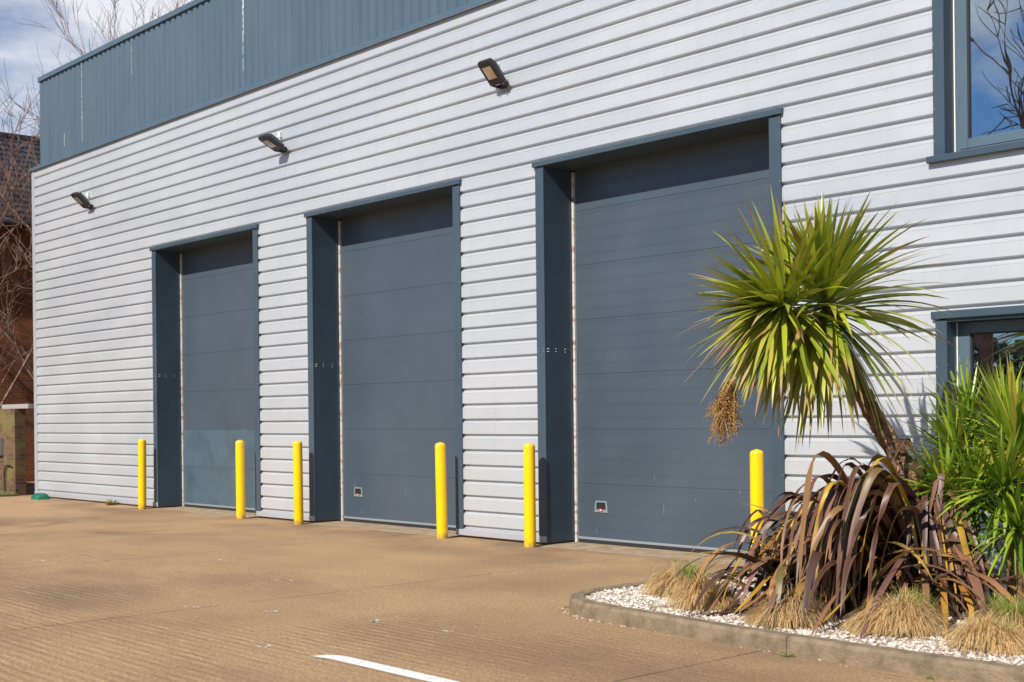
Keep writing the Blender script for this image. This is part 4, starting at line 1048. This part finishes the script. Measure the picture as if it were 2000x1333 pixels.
# grass verge and kerb at far left
gs = MB(); cols = []; rv = random.Random(9)
for _ in range(5200):
    x, y = rv.uniform(-33,-27.3), rv.uniform(-.95,-.18)
    if x > -27.75 + (y+.2)*1.2: continue
    h = rv.uniform(.02,.07); dx_, dy_ = rv.gauss(0,.02), rv.gauss(0,.02); n = len(gs.v)
    gs.v += [(x-.006,y,.04),(x+.006,y,.04),(x+dx_,y+dy_,.04+h)]; gs.face((n,n+1,n+2)); c = lerp((.10,.17,.02),(.30,.34,.05), rv.random()); cols += [c]*3
tag(gs.build('verge_grass', M['blade'], colors=cols), 'short green grass growing at the foot of the brick wall', 'grass', kind='stuff')
ve = MB(); ve.box(-40,-27.6,-1.0,-.135,-.02,.045); tag(ve.build('verge', mat('verge_soil',(.16,.14,.05),.95,noise_col=(.10,.13,.03),nscale=5,bump=.6,bscale=20,bdist=.02)), kind='structure')
ve = MB(); ve.box(-40,-27.3,-1.14,-1.005,-.02,.10,0,.01); tag(ve.build('verge_kerb', M['kerb']), kind='structure')
gb = thing('bait_box', (-26.05,-.30,0), 'small green plastic bait box on the ground at the silver wall corner', 'box')
q = MB()
for (x0_,x1_,y0_,y1_,z_) in ((-.17,.17,-.11,.11,0),):
    rings = [(.19,.12,.0),(.185,.115,.05),(.15,.085,.10),(.09,.05,.125)]
    for (a, b, z_) in rings: q.v += [(-a,-b,z_),(-a*.7,-b*1.08,z_),(a*.7,-b*1.08,z_),(a,-b,z_),(a,b,z_),(a*.7,b*1.08,z_),(-a*.7,b*1.08,z_),(-a,b,z_)]
    for l in range(3):
        for k in range(8): k2 = (k+1)%8; q.face((l*8+k, l*8+k2, l*8+8+k2, l*8+8+k))
    q.face([24+k for k in range(8)])
q.build('lid', M['green_plastic'], gb, smooth=40)
q = MB(); q.box(-.2,.2,-.135,.135,-.005,.012,0,.003); q.build('base', M['green_plastic'], gb)

# ------------------------------------------------------------------ bare trees
def bare_tree(loc, H, seed, label, lean=(0,0), spread=.5, r0=.12, depth=5, name='bare_tree', lo=.25, twig=.006):
    rn = random.Random(seed); root = thing(name, loc, label, 'tree'); tm = MB(); cm = MB()
    def grow(p, d, L, r, lev, mb):
        seg = 5; pts = [p.copy()]; rr = [r]; dirs = []
        for i in range(seg):
            d = (d + sph(rn)*.14 + Vector((0,0,.05))).normalized(); p = p + d*(L/seg); pts.append(p.copy()); rr.append(max(twig*.6, r*(1-.55*(i+1)/seg))); dirs.append(d.copy())
        mb.tube(pts, rr, 8 if lev == 0 else (6 if lev == 1 else 4), caps=False)
        if lev >= depth: return
        nb = rn.choice((3,4,4,5)) if lev > 0 else rn.choice((7,8,9))
        for b_ in range(nb):
            i = rn.randrange(1 if lev else max(1,int(lo*5)), seg+1); q_ = pts[i]
            dd = dirs[min(i,seg-1)]; o = sph(rn); o = (o-dd*o.dot(dd)).normalized()
            ndir = (dd*rn.uniform(.55,1.0)+o*rn.uniform(.35,.9)*spread*2+Vector((0,0,.12))).normalized()
            grow(q_, ndir, L*rn.uniform(.48,.74), max(twig, rr[i]*.62), lev+1, cm)
    grow(Vector((0,0,-.05)), Vector((lean[0],lean[1],1)).normalized(), H*.55, r0, 0, tm)
    tm.build('trunk', M['bark'], root, smooth=60); cm.build('crown', M['bark'], root, smooth=60)
    return root
bare_tree((-31.9, 2.9, 0), 12.4, 4, 'tall bare tree with reddish twigs rising behind the parapet corner', (.06,-.02), .42, .15, 5)
bare_tree((-32.6, .9, 0), 9.0, 12, 'bare tree with pale tan twigs in front of the brick building', (.02,.03), .55, .09, 4, lo=.15, twig=.009)
bare_tree((-32.9, 3.6, 0), 10.2, 17, 'bare tree with fine dark twigs above the tiled roof, left of the parapet corner', (-.05,.0), .5, .10, 4, twig=.008)
bare_tree((-18.5,-23.5, 0), 14.0, 31, 'large bare tree across the yard, reflected in the upper window', (.02,0), .6, .34, 4, twig=.020)
# dark hedge opposite, seen only as a reflection in the lower window
hd = MB(); cols = []; rh = random.Random(2)
for _ in range(26000):
    x = rh.uniform(-60, 12); y = rh.uniform(-44,-40); z = rh.random()**.8*(4.6+.8*noise.noise(Vector((x*.3,0,0)))+.5*noise.noise(Vector((x*1.1,0,3))))
    s_ = rh.uniform(.10,.26); a = sph(rh)*s_; b_ = sph(rh)*s_; c_ = Vector((x,y,z)); n = len(hd.v); hd.v += [tuple(c_-a), tuple(c_+b_), tuple(c_+a), tuple(c_-b_)]; hd.face((n,n+1,n+2,n+3))
    cols += [lerp((.03,.05,.015),(.10,.09,.04), rh.random())]*4
tag(hd.build('hedge', M['blade'], colors=cols), 'dark evergreen hedge on the far side of the yard', 'hedge')
